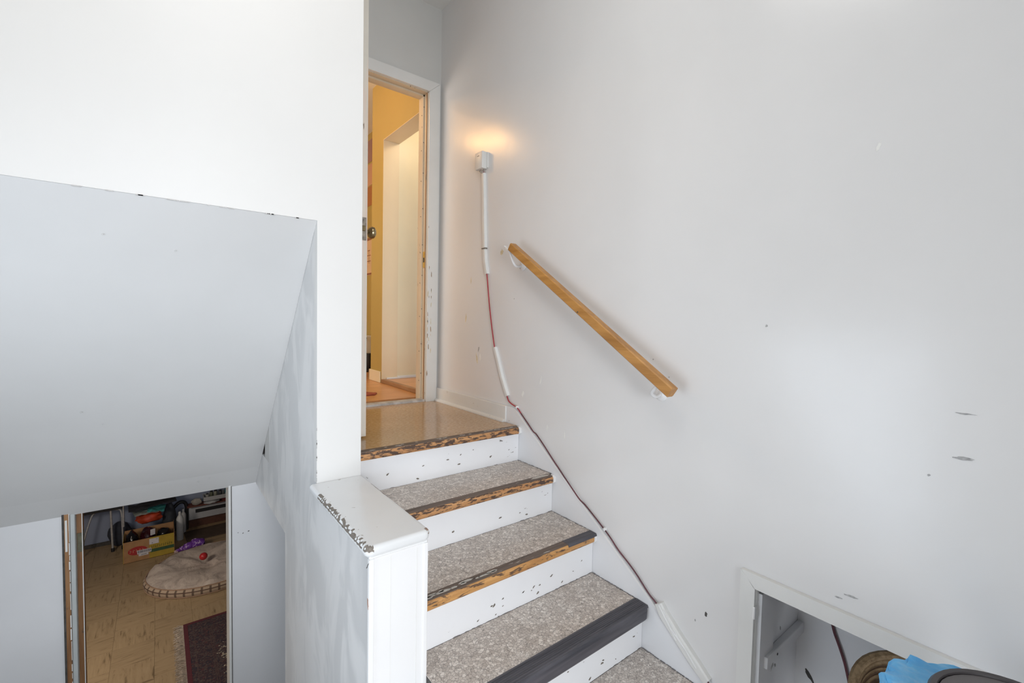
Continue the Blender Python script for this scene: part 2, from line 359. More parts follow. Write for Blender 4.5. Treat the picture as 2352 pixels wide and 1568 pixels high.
for i in range(9):
    z = 0.12+i*0.22+random.uniform(-.02, .02)
    lathe(bm, [(0.003, 0), (0.003, 0.002)], 8, (OX1-0.014, D+0.058, z), (-1, 0, 0))
    lathe(bm, [(0.003, 0), (0.003, 0.002)], 8, (OX1-0.009, D+0.041, z+.05), (0, -1, 0))
obj('nail_head', bm, m_chip, df, kind='stuff')
bm = NB(); prism(bm, [(D-0.012, 0.001), (D-0.004, 0.014), (D+0.03, 0.019), (D+0.05, 0.015), (D+0.05, 0.001)], 0, OX0+0.004, OX1-0.004)
obj('threshold', bm, m_thr, df, label='pale worn metal threshold strip')

# landing left wall / stair spine wall with the under-stair opening and the knee wall as one slab
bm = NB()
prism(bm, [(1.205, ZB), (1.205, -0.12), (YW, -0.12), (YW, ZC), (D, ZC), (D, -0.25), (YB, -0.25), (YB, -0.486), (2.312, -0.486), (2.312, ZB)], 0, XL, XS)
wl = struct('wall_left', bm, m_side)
# bright front faces: the stub wall and the big wall over the basement stairs
bm = NB()
bx(bm, XL-0.0005, XS+0.002, YW-0.006, YW+0.03, -0.083, ZC)
bx(bm, -2.5, XL-0.0004, YW-0.006, YW+0.10, 0.896, ZC)
wf = struct('wall_front', bm, m_white)
bm = NB()
for i in range(26):
    y = XL-0.004-abs(random.gauss(0, .3)) if i < 16 else XL
    if i < 16: bx(bm, y-random.uniform(.006, .03), y, YW-0.0068, YW-0.005, 0.8935, 0.8965)
    else:
        z = random.uniform(-.08, .12); bx(bm, XL-0.0012, XL+0.0004, YW-0.007, YW-0.004, z, z+random.uniform(.004, .02))
obj('edge_wear', bm, plain('faint_edge_wear', (.52, .51, .50), .6, 0, .2, 90), wf, kind='stuff')
# sloped ceiling over the basement stairs
bm = NB()
sl = [(YW-0.0005, 0.897), (2.20, 0.462), (2.60, 0.058), (2.90, -0.250), (3.005, -0.352), (YB, -0.481), (YB, -0.20), (YW+0.02, 0.96)]
prism(bm, sl, 0, -2.5, XL-0.0005)
so = struct('ceiling_sloped', bm, m_slope)
bm = NB()
for (px, t, r) in [(-1.72, .55, .004), (-1.66, .60, .003), (-1.60, .08, .003), (-1.42, .10, .003), (-1.30, .93, .005), (-1.25, .92, .004)]:
    y = YW+(YB-YW)*t; z = 0.896-(1.378)*t
    lathe(bm, [(r, 0), (r*.8, .002)], 10, (px, y, z-.004), (0, -.7, -.7))
obj('nail_pop', bm, plain('faint_mark', (.62, .62, .61), .6), so, kind='stuff')
# lower wall with the basement doorway
BX0, BX1, BT = -1.852, -1.150, -0.40
bm = NB()
bx(bm, -2.5, BX0, YB, YB+0.12, ZB, BT); bx(bm, BX1+0.012, 0.12, YB, YB+0.12, ZB, BT+.2); bx(bm, -2.5, BX1+0.012, YB, YB+0.12, BT, BT+0.2)
wb = struct('wall_basement_stair', bm, m_low)
for (cx, cz, r, a) in [(-1.10, -.77, .003, 0), (-1.075, -.78, .004, .8), (-1.045, -.775, .005, .3)]:
    bm = NB(); blob(bm, 1, YB-.0012, (cx, cz), r, 8, 1.3, .6, .0014, a); obj('scuff_mark', bm, m_dark, wb)
d2 = bpy.data.objects.new('door_2', None); COL.objects.link(d2); d2.location = (BX0, YB, ZB); d2['kind'] = 'structure'; d2['label'] = 'stripped wooden frame of the basement doorway'
bm = NB(); bx(bm, BX0, BX0+0.020, YB-0.010, YB+0.006, ZB, BT+.1); jj = obj('jamb_edge', bm, m_ochre, d2)
bm = NB(); bx(bm, BX0-0.006, BX0+0.002, YB-0.012, YB+0.002, ZB, BT+.1); obj('dark_gap', bm, m_dark, d2)
bm = NB()
z = ZB
while z < -0.5:
    h = random.uniform(.02, .10); bx(bm, BX0+0.020-random.uniform(.0005, .0035), BX0+0.0215, YB-0.0115, YB-0.0095, z, z+h); z += h*random.uniform(1.0, 1.6)
bx(bm, BX0+.005, BX0+.013, YB-.0112, YB-.0095, -.66, -.50)
obj('peeling_paint', bm, m_trim, d2, kind='stuff')
bm = NB(); bx(bm, BX0+0.021, BX0+0.041, YB-0.004, YB+0.05, ZB, BT+.1, 0.003); obj('door_stop', bm, plain('stop_grey', (0.50, 0.53, 0.53), .4, 0, .05, 8), d2, label='pale grey door stop')
bm = NB(); bx(bm, BX0+0.030, BX0+0.062, YB+0.055, YB+0.12, ZB, BT+.1); obj('jamb', bm, m_ochre, d2)
bm = NB(); bx(bm, BX0+0.042, BX0+0.0635, YB+0.052, YB+0.10, -.70, -.60, .0005); obj('hinge', bm, plain('old_hinge', (0.16, 0.15, 0.10), .5, .5, .3, 30), d2)
bm = NB(); bx(bm, BX0+0.060, BX0+0.0635, YB+0.050, YB+0.056, ZB, BT+.1); obj('edge_bead', bm, m_trim, d2)
bm = NB(); bx(bm, BX1, BX1+0.013, YB-0.010, YB+0.13, ZB, BT+.1, .002); obj('jamb', bm, m_trim, d2, label='white right jamb')
bm = NB(); bx(bm, BX1+0.013, BX1+0.017, YB-0.004, YB+0.004, ZB, BT+.1); obj('dark_gap', bm, m_dark, d2)

# entry room shell
bm = NB(); bx(bm, -2.62, -2.5, -1.3, YB+0.12, ZB, ZC); struct('wall_stairwell', bm, m_white)
bm = NB(); bx(bm, -2.62, -1.95, -1.3, -1.18, ZE, ZC); bx(bm, -0.85, 0.12, -1.3, -1.18, ZE, ZC); bx(bm, -1.95, -0.85, -1.3, -1.18, ZE+2.2, ZC)
struct('wall_entry', bm, m_white)
bm = NB(); bx(bm, -2.62, 0.12, -1.3, D+.12, ZC, ZC+0.05); struct('ceiling', bm, m_ceil)
bm = NB(); bx(bm, -2.62, 0.12, -1.3, 0.62, ZE-0.1, ZE-.003)
bx(bm, -2.62, -0.84, 0.62, 0.80, ZE-0.1, ZE-.003)
fe = struct('floor', bm, m_vinyl)
bm = NB(); bx(bm, -0.84, XW, D, D+0.12, -0.25, -0.001); 
struct('floor_landing_edge', bm, m_land)

# baseboard on the landing
bm = NB(); bx(bm, -0.006, XW-.0004, 1.918, D-.018, 0.0, 0.088, 0.002)
bb = struct('baseboard_right', bm, m_trim)
bm = NB()
pr = [(0.0, 0.0), (-0.016, 0.0), (-0.015, 0.007), (-0.010, 0.013), (0.0, 0.016)]
prism(bm, [(x-.006, z+.001) for x, z in pr], 1, 1.925, D-.02); obj('shoe_moulding', bm, m_trim, bb)
bm = NB()
for i in range(70):
    y = 1.93+random.random()**1.6*.75; z = random.uniform(.001, .012); s = random.uniform(.002, .008)
    bx(bm, -.0225+z*.6, -.0195+z*.6, y, y+s, z, z+random.uniform(.001, .003))
obj('paint_loss', bm, m_chip, bb, kind='stuff')
# stringer skirt board along the right wall
def ztop(y): return -0.097+(y-1.578)*0.69
bm = NB()
prism(bm, [(1.9175, -0.3), (1.9175, 0.088), (1.86, 0.090), (1.826, ztop(1.826)), (0.659, ztop(0.659)), (0.659, ZE), (1.0, ZE)], 0, 0.0004, XW-.0004)
sk_ = struct('baseboard_stair', bm, m_riser and paint('stringer_paint', (0.80, 0.81, 0.83), 0.32, 0.015, 3, chips=.90, csize=40))
bm = NB(); prism(bm, [(1.83, ztop(1.83)+.001), (1.83, ztop(1.83)-.009), (0.66, ztop(0.66)-.009), (0.66, ztop(0.66)+.001)], 0, -0.003, .0006)
obj('top_bead', bm, m_newel, sk_)

# ================================================================== STAIRCASE
st = thing('staircase', (-0.42, 0.76, ZE), 'white riser staircase with stone chip vinyl treads and worn wooden nosings rising to the landing', 'staircase')
def nosing(k, x1, mat, name='nosing', label=None, x0=XS+.0005, g=0.0):
    y = nn(k); z = -k*H; t = 0.0356+g
    pf = [(y+0.024, z), (y+0.010, z), (y+0.003, z-0.004), (y-g, z-0.011), (y-g, z-t+0.009), (y+0.004, z-t+0.002), (y+0.012, z-t), (y+0.03, z-t)]
    bm = NB(); prism(bm, pf, 0, x0, x1); o = obj(name, bm, mat, st, label=label); return o
for k in range(0, 6):
    yb = rr(k-1) if k else D+.0
    z = -k*H
    if k < 5:
        bm = NB(); bx(bm, XS+.0005, -0.0006, nn(k)+0.024, yb+.012, z-0.030, z-0.0025); obj('tread_board', bm, m_dark, st)
        bm = NB(); bx(bm, XS+.001, -0.002, nn(k)+(0.040 if k != 3 else .058), yb-0.0015, z-0.0025, z+0.0006, 0.0005)
        obj('tread_covering', bm, m_lino if k == 0 else m_vinyl, st, label='glossy brown flecked linoleum on the landing' if k == 0 else 'grey beige stone chip vinyl')
        bm = NB(); bx(bm, XS+.0005, -0.0008, rr(k), rr(k)+0.018, z-H+.0005, z-0.030)
        obj('riser', bm, m_riser, st)
        # ragged dirt line where riser meets tread
        bm = NB(); x = -0.80
        while x < -0.01:
            s = random.uniform(.01, .06)
            if random.random() < (.45 if k in (0, 1) else .75):
                h = random.uniform(.0010, .0035)
                prism(bm, [(x, z-H+.0005), (x+s*.3, z-H+h*1.1), (x+s*.7, z-H+h*.8), (x+s, z-H+.0005)], 1, rr(k)-.0008, rr(k)+.001)
            x += s*random.uniform(.8, 1.5)
        obj('dirt_line', bm, plain('dirt_%d' % k, (0.23, 0.22, 0.22), .8, 0, .3, 90), st, kind='stuff')
        # larger paint losses on the riser
        bm = NB()
        for i in range([9, 4, 16, 12, 3][k]):
            cx = random.uniform(-.78 if k < 2 else -.6, -.05); dz = abs(random.gauss(0, .035))+.008
            if k == 0 and i < 3: cx = -.42+i*.07; dz = .075+.012*i
            blob(bm, 1, rr(k)-.0008, (cx, z-H+min(dz, .12)), random.uniform(.0022, .0055), 8, 1.7, .75, .001, random.uniform(-.2, .7))
        obj('paint_loss', bm, m_chip, st, kind='stuff')
    if k in (0, 1, 2, 4):
        o = nosing(k, -0.0165, m_nose if k in (0, 1) else m_nose2)
        bm = NB(); bx(bm, XS+.001, -0.0165 if k != 2 else -.16, nn(k)+0.006, nn(k)+0.0395, z-0.003, z+0.0012, 0.0006)
        e = obj('edge_strip', bm, m_strip, o, label='dark worn top edge with remains of pale paint')
        if k == 2:
            bm = NB(); prism(bm, [(nn(k)+.0395, z+.0018), (nn(k)+.004, z+.0014), (nn(k)-.0012, z-.008), (nn(k)+.002, z-.016), (nn(k)+.0395, z-.004)], 0, -.17, -.002)
            obj('edge_strip', bm, m_rub, o, label='black rubbery patch at the wall end')
        # bits of pale paint along the strip
        bm = NB()
        if k == 0: segs = [(-.22+.02*i, .02, .006) for i in range(9)]+[(random.uniform(-.8, -.3), random.uniform(.01, .03), .004) for i in range(14)]
        elif k == 1: segs = [(-.135, .12, .013)]
        elif k == 2: segs = [(-.82+random.uniform(0, .30), random.uniform(.015, .07), random.uniform(.003, .008)) for i in range(12)]
        else: segs = [(-.3, .04, .004)]
        for (x, s, h) in segs:
            y = nn(k)+.010+random.uniform(0, .020)
            prism(bm, [(x, y), (x+s*.2, y-h*.4), (x+s*.8, y-h*.5), (x+s, y+h*.2), (x+s*.7, y+h), (x+s*.2, y+h*.9)], 2, z+.0010, z+.0017)
        obj('paint_remnant', bm, plain('old_paint_%d' % k, (0.50, 0.48, 0.44), .6, 0, .2, 90), o, kind='stuff')
        nosing(k, -0.0006, m_newel, 'nosing_end', 'white painted end of nosing', -0.0168, g=.0028)
    if k == 3:
        y = nn(3); t = .0575
        pf = [(y+.058, z+.0030)]
        for i in range(7):
            yy = y+.054-i*.0075
            pf += [(yy, z+.0036), (yy-.0035, z+.0036), (yy-.0045, z+.0022), (yy-.0065, z+.0022)]
        pf += [(y-.001, z+.001), (y-.005, z-.004), (y-.006, z-.012), (y-.004, z-.046), (y+.002, z-.056), (y+.012, z-.060), (y+.024, z-.060), (y+.024, z-.003), (y+.058, z-.003)]
        bm = NB(); prism(bm, pf, 0, XS+.001, -.010)
        obj('nosing', bm, m_rub, st, label='ribbed dark grey rubber nosing')
        bm = NB(); prism(bm, [(y+.05, z+.0032), (y+.0, z+.002), (y-.004, z-.006), (y+.006, z-.012), (y+.05, z-.003)], 0, -.012, -.0012)
        obj('nosing_end', bm, m_rub, st)
        bm = NB(); prism(bm, [(y+.02, z-.013), (y+.008, z-.013), (y+.002, z-.022), (y+.008, z-.03), (y+.004, z-.045), (y+.02, z-.060)], 0, -.012, -.0010)
        obj('nosing_end', bm, m_newel, st, label='chipped white painted end of nosing')
# carpentry dirt along the wall edge of each tread
bm = NB()
for k in range(1, 5):
    y = nn(k)+.03
    while y < rr(k-1)-.005:
        s = random.uniform(.006, .02); bx(bm, -random.uniform(.002, .006), -.0006, y, y+s, -k*H+.0004, -k*H+random.uniform(.001, .003)); y += s*random.uniform(.9, 1.6)
obj('grime_line', bm, plain('grime', (0.20, 0.19, 0.19), .9, 0, .4, 90), st, kind='stuff')

# ================================================================== KNEE WALL cap + newel front
nw = thing('knee_wall_post', (-0.93, 1.19, ZE), 'white boxed end post of the knee wall with a chipped rounded cap board', 'post')
bm = NB()
def cap_outline(d):
    R2 = .022-d*.6; xl, xr, yf, yb = -1.030+d, -.832-d, 1.186+d, YW-.007
    P = [(xl, yb)]+[(xl+R2-R2*math.cos(t), yf+R2-R2*math.sin(t)) for t in [i*PI/2/6 for i in range(7)]]
    return P+[(xr-R2+R2*math.sin(t), yf+R2-R2*math.cos(t)) for t in [i*PI/2/6 for i in range(7)]]+[(xr, yb)]
cprof = [(.010, -.114), (.004, -.113), (.001, -.109), (0, -.103), (0, -.095)]+[(.012-.012*math.cos(t), -.095+.012*math.sin(t)) for t in [i*PI/2/6 for i in range(1, 7)]]
rws = [[bm.verts.new((x, y, z)) for x, y in cap_outline(d)] for d, z in cprof]
for A, B in zip(rws, rws[1:]):
    for k in range(len(A)-1): bm.faces.new((A[k], A[k+1], B[k+1], B[k]))
bm.faces.new(rws[0]); bm.faces.new(rws[-1]); bm.faces.new([q[0] for q in rws]+[q[-1] for q in reversed(rws)])
bmesh.ops.recalc_face_normals(bm, faces=bm.faces)
cap = obj('cap_board', bm, m_cap, nw, smooth=True, label='pale grey cap board, paint chipped along the edges')
def wear(path, wmin, wmax, zz, name='bare_edge', mat=None):
    bm = NB(); rows = []
    def zi(d): return -.083-(.012-math.sqrt(max(0, .000144-max(0, .012-d)**2)))+.0006
    for (x, y, dx, dy) in path:
        a = random.uniform(wmin, wmax); l = math.hypot(dx, dy)
        rows.append([bm.verts.new((x+dx/l*d-(dx/l*.0005 if d < .004 else 0), y+dy/l*d-(dy/l*.0005 if d < .004 else 0), zi(d))) for d in (.0, a*.35, a*.7, a)])
        rows[-1].insert(0, bm.verts.new((x-dx/l*.0006, y-dy/l*.0006, -.096-random.uniform(0, .004))))
    for A, B in zip(rows, rows[1:]):
        for k in range(4): bm.faces.new((A[k], A[k+1], B[k+1], B[k]))
    return obj(name, bm, mat or m_chip, cap)
ys = [1.66-i*.0075 for i in range(60)]
wear([(-1.030, y, 1, 0) for y in ys], .002, .015, -.0838)
cor = [(-1.030+.022-.022*math.cos(t), 1.186+.022-.022*math.sin(t), math.cos(t), math.sin(t)) for t in [i*PI/2/8 for i in range(9)]]
wear([(x, y, a, b) for x, y, a, b in cor], .004, .012, -.0838)
cor = [(-.832-.022+.022*math.sin(t), 1.186+.022-.022*math.cos(t), -math.sin(t), math.cos(t)) for t in [i*PI/2/8 for i in range(3, 9)]]
wear([(x, y, a, b) for x, y, a, b in cor], .006, .015, -.0838, 'bare_corner', plain('brown_bare_corner', (0.30, 0.20, 0.15), .7, 0, .3, 100))
wear([(-.832, 1.66-i*.012, -1, 0) for i in range(14)], .002, .009, -.0838, mat=plain('brown_bare_edge', (0.33, 0.22, 0.16), .7, 0, .3, 100))
bm = NB(); bx(bm, -1.0175, -.8385, 1.193, YW-.008, -.124, -.1125, .004); obj('cap_moulding', bm, m_newel, nw)
bm = NB(); bx(bm, -1.010, -0.8395, 1.196, 1.2045, ZE, -.12, .001); obj('front_panel', bm, m_newel, nw)
for (a, b_, nm) in [(-1.019, -1.003, 'corner_bead'), (-.853, -.8385, 'corner_bead')]:
    bm = NB(); bx(bm, a, b_, 1.192, 1.206, ZE, -.122, .003, seg=2); obj(nm, bm, m_newel, nw)
bm = NB(); bx(bm, -.8745, -.8735, 1.1952, 1.197, ZE, -.13); bx(bm, -.955, -.954, 1.1955, 1.197, ZE, -.13); obj('panel_joint', bm, m_smudge if False else m_trim, nw)
bm = NB(); blob(bm, 0, -1.0198, (1.199, -.245), .016, 12, .25, 1.1, .001, -.2); obj('worn_spot', bm, plain('reddish_bare_wood', (0.40, 0.24, 0.18), .6, 0, .2, 90), nw)
bm = NB(); prism(bm, [(1.2078, -.150), (1.2105, -.152), (1.196, -.132), (1.194, -.131)], 0, -1.0205, -1.0185); obj('crack', bm, m_dark, nw)

# ================================================================== KITCHEN DOOR LEAF (swung open)
dl = thing('door_leaf', (-0.80, D-.01, 0.01), 'white painted door standing open on the landing, edge on with aged brass knob', 'door')
ang = math.atan2(-0.70, 0.045)
bm = NB(); prism(bm, [(-0.767, 2.000), (-0.7335, 2.000), (-0.762, D-.025), (-0.796, D-.025)], 2, 0.010, 2.0-.012)
lf = obj('leaf', bm, m_leaf, dl)
bm = NB(); prism(bm, [(-0.7690, 1.997), (-0.7665, 1.997), (-0.796, D-.03), (-0.799, D-.03)], 2, 0.010, 2.0-.012); obj('face_board', bm, m_newel, dl)
bm = NB(); bx(bm, -0.765, -0.738, 1.9975, 2.001, .885, .985, .0006); lp = obj('latch_plate', bm, plain('tarnished_plate', (0.30, 0.26, 0.22), .4, .6, .4, 60), dl)
bm = NB()
lathe(bm, [(.005, 0), (.004, .002)], 10, (-.752, 1.9975, .975), (0, -1, 0)); obj('screw', bm, m_chip, lp)
bm = NB(); lathe(bm, [(.005, 0), (.004, .002)], 10, (-.752, 1.9975, .895), (0, -1, 0)); obj('screw', bm, m_chip, lp)
bm = NB(); bx(bm, -.760, -.744, 1.990, 1.999, .925, .948, .002); obj('latch_bolt', bm, m_brass, lp)
bm = NB(); lathe(bm, [(.026, 0), (.026, .003), (.018, .008), (.009, .012), (.008, .024), (.012, .030), (.022, .036), (.0275, .047), (.026, .056), (.018, .062), (.006, .064)], 28, (-.7365, 2.062, .935), (1, .05, 0)); obj('door_knob', bm, m_brass, dl, smooth=True)
bm = NB(); lathe(bm, [(.026, 0), (.026, .003), (.018, .008), (.009, .012), (.008, .024), (.012, .030), (.022, .036), (.0275, .047), (.026, .056), (.018, .062), (.006, .064)], 20, (-.7715, 2.062, .935), (-1, -.05, 0)); obj('door_knob', bm, m_brass, dl, smooth=True)
for z in (.25, 1.75):
    bm = NB(); tube(bm, [(-.797, D-.02, z-.045), (-.797, D-.02, z+.045)], .006, 8); obj('hinge', bm, m_brass, dl)

# ================================================================== KITCHEN beyond the doorway
KX = -0.022
bm = NB(); bx(bm, -2.9, KX, D+0.121, 5.6, -.10, 0.012); bx(bm, KX, 0.5, 3.83, 5.6, -.10, .012); struct('floor_kitchen', bm, m_kwood)
bm = NB(); bx(bm, KX+.001, 1.2, D+0.121, 3.63, -.10, 0.040); struct('floor_side_room', bm, m_kwood)
bm = NB(); bx(bm, KX-.004, KX+.03, D+.125, 3.59, .012, .043, .003); struct('trim_7', bm, wood('worn_threshold_wood', (.26, .13, .06), (.42, .24, .12), (20, 4, 20), .5), label='wooden threshold step into the side room')
bm = NB()
bx(bm, KX, KX+.135, D+.121, 2.90, 0.0, 2.47); bx(bm, KX, KX+.135, 2.90, 3.59, 1.98, 2.47); bx(bm, KX, KX+.135, 3.59, 3.83, 0, 2.47)
struct('wall_kitchen_right', bm, m_kwall)
bm = NB(); bx(bm, KX+.0005, KX+.1352, 3.586, 3.591, .012, 1.98); bx(bm, KX+.0005, KX+.1352, 2.90, 3.586, 1.976, 1.981); struct('trim_8', bm, m_kjamb, label='cream lining of the side room opening')
bm = NB(); bx(bm, KX+.136, 1.2, 3.60, 3.70, 0, 2.47); struct('wall_side_room', bm, m_kcream)
bm = NB(); bx(bm, KX+.136, 1.2, 3.585, 3.60, .04, .062, .002); bx(bm, KX+.04, KX+.16, 3.572, 3.586, .040, .054, .002); struct('baseboard_side_room', bm, m_trim)
bm = NB(); bx(bm, KX-.012, KX, 3.60, 3.845, .012, .105, .003); bx(bm, KX-.012, KX+.12, 3.83, 3.842, .012, .105, .003); struct('baseboard_kitchen', bm, m_kcream)
bm = NB(); bx(bm, .30, .42, 3.83, 5.6, 0, 2.47); struct('wall_kitchen_far_right', bm, m_kwall)
bm = NB(); bx(bm, -2.9, .42, 5.5, 5.6, 0, 2.47); bx(bm, -3.0, -2.9, D+.12, 5.6, 0, 2.47); bx(bm, 1.2, 1.3, D+.12, 3.7, 0, 2.47); bx(bm, -2.9, XL, D+.0, D+.12, 0, 2.47)
struct('wall_kitchen', bm, m_kwall)
bm = NB(); bx(bm, -3.0, 1.3, D+.12, 5.6, 2.47, 2.54); struct('ceiling_kitchen', bm, m_ceil)
# sheets pinned on the far right kitchen wall
def sheet(z0, z1, col, lab, extra=None, y0=4.60, y1=4.90):
    o = thing('wall_sheet', (.30, (y0+y1)/2, z0), lab, 'poster')
    bm = NB(); bx(bm, .2975, .2998, y0, y1, z0, z1); obj('sheet', bm, plain('sheet_%d' % int(z0*100), col, .6, 0, .05, 5), o)
    if extra:
        bm = NB()
        for (a, b_, c, d) in extra: bx(bm, .2962, .2976, a, b_, c, d)
        obj('printing', bm, plain('print_%d' % int(z0*100), (0.30, .12, .06), .6, 0, .1, 5), o)
sheet(2.17, 2.40, (.36, .20, .17), 'mauve brown sheet highest on the orange kitchen wall')
sheet(1.93, 2.15, (.60, .33, .20), 'salmon sheet second from top on the orange kitchen wall')
sheet(1.72, 1.92, (.42, .17, .06), 'rust orange sheet third from top on the orange kitchen wall')
sheet(0.995, 1.385, (.70, .48, .28), 'cream sheet with brown bands and line drawing beside the door knob', [(4.6, 4.9, 1.36, 1.385), (4.6, 4.9, 1.00, 1.018), (4.72, 4.78, 1.25, 1.258), (4.70, 4.80, 1.20, 1.206), (4.745, 4.752, 1.12, 1.25), (4.70, 4.80, 1.14, 1.147), (4.66, 4.67, 1.14, 1.22)])
ap = thing('kitchen_cooker', (.15, 4.78, .012), 'white cooker with black knobs glimpsed past the open door', 'appliance')
bm = NB(); bx(bm, .02, .295, 4.62, 5.15, .05, .36, .006); obj('body', bm, m_plast, ap)
bm = NB(); bx(bm, .03, .29, 4.63, 5.14, .012, .05); obj('plinth', bm, m_black, ap)
for i in range(4):
    bm = NB(); lathe(bm, [(.012, 0), (.010, .012)], 12, (.04+i*.06, 4.619, .335), (0, -1, 0)); obj('knob', bm, m_black, ap)
bt = thing('black_shoe', (-.02, 4.2, .012), 'black rounded boot standing behind the door edge', 'shoe')
bm = NB(); bx(bm, .10, .24, 4.36, 4.56, .013, .03, .006); obj('sole', bm, m_black, bt)
bm = NB(); lathe(bm, [(.05, 0), (.06, .05), (.05, .10), (.045, .16)], 16, (.19, 4.46, .03), (0, 0, 1)); obj('shaft', bm, m_black, bt, smooth=True)
bm = NB(); pts = [(-.60, 3.02), (-.30, 3.02), (-.262, 3.075), (-.258, 3.095), (-.275, 3.10), (-.34, 3.20), (-.60, 3.40)]
prism(bm, pts, 2, .0125, .020); obj('floor_mat', bm, plain('red_mat_cloth', (.30, .07, .035), .9, 0, .2, 60), label='dark red mat lying on the orange kitchen floor', cat='mat')

# ================================================================== RIGHT WALL FITTINGS
hr = thing('handrail', (-0.07, 1.35, 0.6), 'varnished square wooden handrail sloping down the right wall on white brackets', 'handrail')
a = Vector((-.071, 1.806, .912)); b2 = Vector((-.071, .884, .308)); d = (b2-a).normalized(); up = d.cross(Vector((1, 0, 0))).normalized()
if up.z < 0: up = -up
bm = NB(); w2 = .019; hh = .0195; c_ = .004
sec = [(-w2, -hh+c_), (-w2+c_, -hh), (w2-c_, -hh), (w2, -hh+c_), (w2, hh-c_), (w2-c_, hh), (-w2+c_, hh), (-w2, hh-c_)]
rA = [bm.verts.new(a+Vector((1, 0, 0))*s+up*t) for s, t in sec]; rB = [bm.verts.new(b2+Vector((1, 0, 0))*s+up*t) for s, t in sec]
for i in range(8): bm.faces.new((rA[i], rA[(i+1) % 8], rB[(i+1) % 8], rB[i]))
fa = bm.faces.new(rA); fb = bm.faces.new(rB); bmesh.ops.recalc_face_normals(bm, faces=bm.faces)
obj('rail', bm, m_rail, hr)
bm = NB(); lathe(bm, [(.004, 0), (.002, .001)], 8, a.lerp(b2, .52)+Vector((-.0188, 0, -.012)), (-1, 0, 0)); obj('knot', bm, m_dark, hr)
for (ry, rz) in [(1.812, .826), (.978, .283)]:
    t = (a.y-ry)/(a.y-b2.y)-(.01 if ry > 1 else -.045)
    pr_ = a.lerp(b2, t)-up*hh
    bm = NB(); lathe(bm, [(.026, 0), (.026, .003), (.022, .006), (.012, .009), (.010, .012)], 20, (XW, ry, rz), (-1, 0, 0)); r_ = obj('bracket', bm, m_brk, hr, smooth=True)
    bm = NB(); tube(bm, smooth_path([(XW-.008, ry, rz), (-.03, ry, rz-.006), (-.055, ry+.0, rz+.010), (-.070, pr_.y, pr_.z-.004)]), .0065, 10); obj('bracket_arm', bm, m_brk, r_, smooth=True)
    bm = NB(); q0 = pr_-d*.035; q1 = pr_+d*.035
    tube(bm, [q0-up*.0018, q1-up*.0018], .009, 8, flat=.22); obj('bracket_saddle', bm, m_brk, r_)
    bm = NB(); lathe(bm, [(.003, 0), (.002, .001)], 8, (XW-.0105, ry+.012, rz-.012), (-1, 0, 0)); obj('screw', bm, m_smudge, r_)

bxo = thing('wall_box', (XW, 2.17, 1.40), 'small white plastic signal box high on the right wall', 'box')
bm = NB(); bx(bm, -.030, XW, 2.150, 2.222, 1.398, 1.492, .004, seg=2); obj('housing', bm, m_plast, bxo, smooth=True)
bm = NB(); bx(bm, -.0305, -.0292, 2.178, 2.200, 1.469, 1.4715); obj('slot', bm, m_dark, bxo)
bm = NB(); bx(bm, -.0003, XW-.0002, 2.140, 2.150, 1.402, 1.488); obj('back_plate', bm, m_plast, bxo)
bm = NB(); tube(bm, smooth_path([(-.014, 2.180, 1.399), (-.018, 2.19, 1.389), (-.010, 2.188, 1.381), (-.006, 2.172, 1.379), (-.008, 2.165, 1.399)]), .0012, 6); obj('lead_wire', bm, m_chip, bxo)

# cable running from the box down to the cupboard
wp = [(2.172, 1.385), (2.165, 1.15), (2.150, .95), (2.118, .785), (2.085, .60), (2.034, .395), (1.985, .27), (1.912, .142), (1.885, .112), (1.825, .094), (1.79, .070), (1.70, .003), (1.66, -.018), (1.56, -.094), (1.47, -.165), (1.372, -.236), (1.32, -.262), (1.219, -.322), (1.15, -.375), (1.082, -.417), (1.00, -.482), (.955, -.511), (.88, -.575), (.796, -.632), (.746, -.674), (.70, -.72), (.68, -.80)]
wp3 = [(-.002 if y > .9 else -.004, y, z) for y, z in wp]
cb = thing('signal_cable', (0, 1.4, .1), 'thin red and maroon cable tacked down the right wall beside the stairs', 'cable')
P_ = smooth_path(wp3[:11], 5); bm = NB(); tube(bm, P_, .0032, 8); obj('upper_run', bm, m_red, cb, smooth=True, label='bright red upper run')
P_ = smooth_path(wp3[10:], 5); P_ = [p+Vector((0, .0006*math.sin(i*1.3), .0009*math.sin(i*.7))) for i, p in enumerate(P_)]; P_[0] = Vector(wp3[10])
bm = NB(); tube(bm, P_, .0032, 8); obj('lower_run', bm, m_maroon, cb, smooth=True, label='dull maroon lower run')
for (y, z) in [(1.219, -.322), (1.825, .094)]:
    bm = NB(); bx(bm, -.008, XW, y-.004, y+.006, z-.004, z+.008, .002); obj('cable_clip', bm, m_brk, cb)
def cover(pts, wdt, lab, th=.010):
    bm = NB(); P = [Vector((0, y, z)) for y, z in pts]; n = len(P); rows = []
    for i, p in enumerate(P):
        t = (P[min(i+1, n-1)]-P[max(i-1, 0)]).normalized(); s = Vector((0, -t.z, t.y)); ww = wdt if not isinstance(wdt, list) else wdt[i]
        rows.append([bm.verts.new((x, (p+s*o).y, (p+s*o).z)) for x, o in [(XW, -ww), (XW-th*.8, -ww), (XW-th, -ww*.7), (XW-th, ww*.7), (XW-th*.8, ww), (XW, ww)]])
    for A, B in zip(rows, rows[1:]):
        for k in range(5): bm.faces.new((A[k], A[k+1], B[k+1], B[k]))
        bm.faces.new((A[5], A[0], B[0], B[5]))
    bm.faces.new(rows[0]); bm.faces.new(rows[-1]); bmesh.ops.recalc_face_normals(bm, faces=bm.faces)
    return obj('cord_cover', bm, m_cover, None, label=lab, cat='cable cover')
cover([(2.176, 1.378), (2.168, 1.25), (2.160, 1.10), (2.150, .955)], .012, 'long white cord cover directly under the signal box', .016)
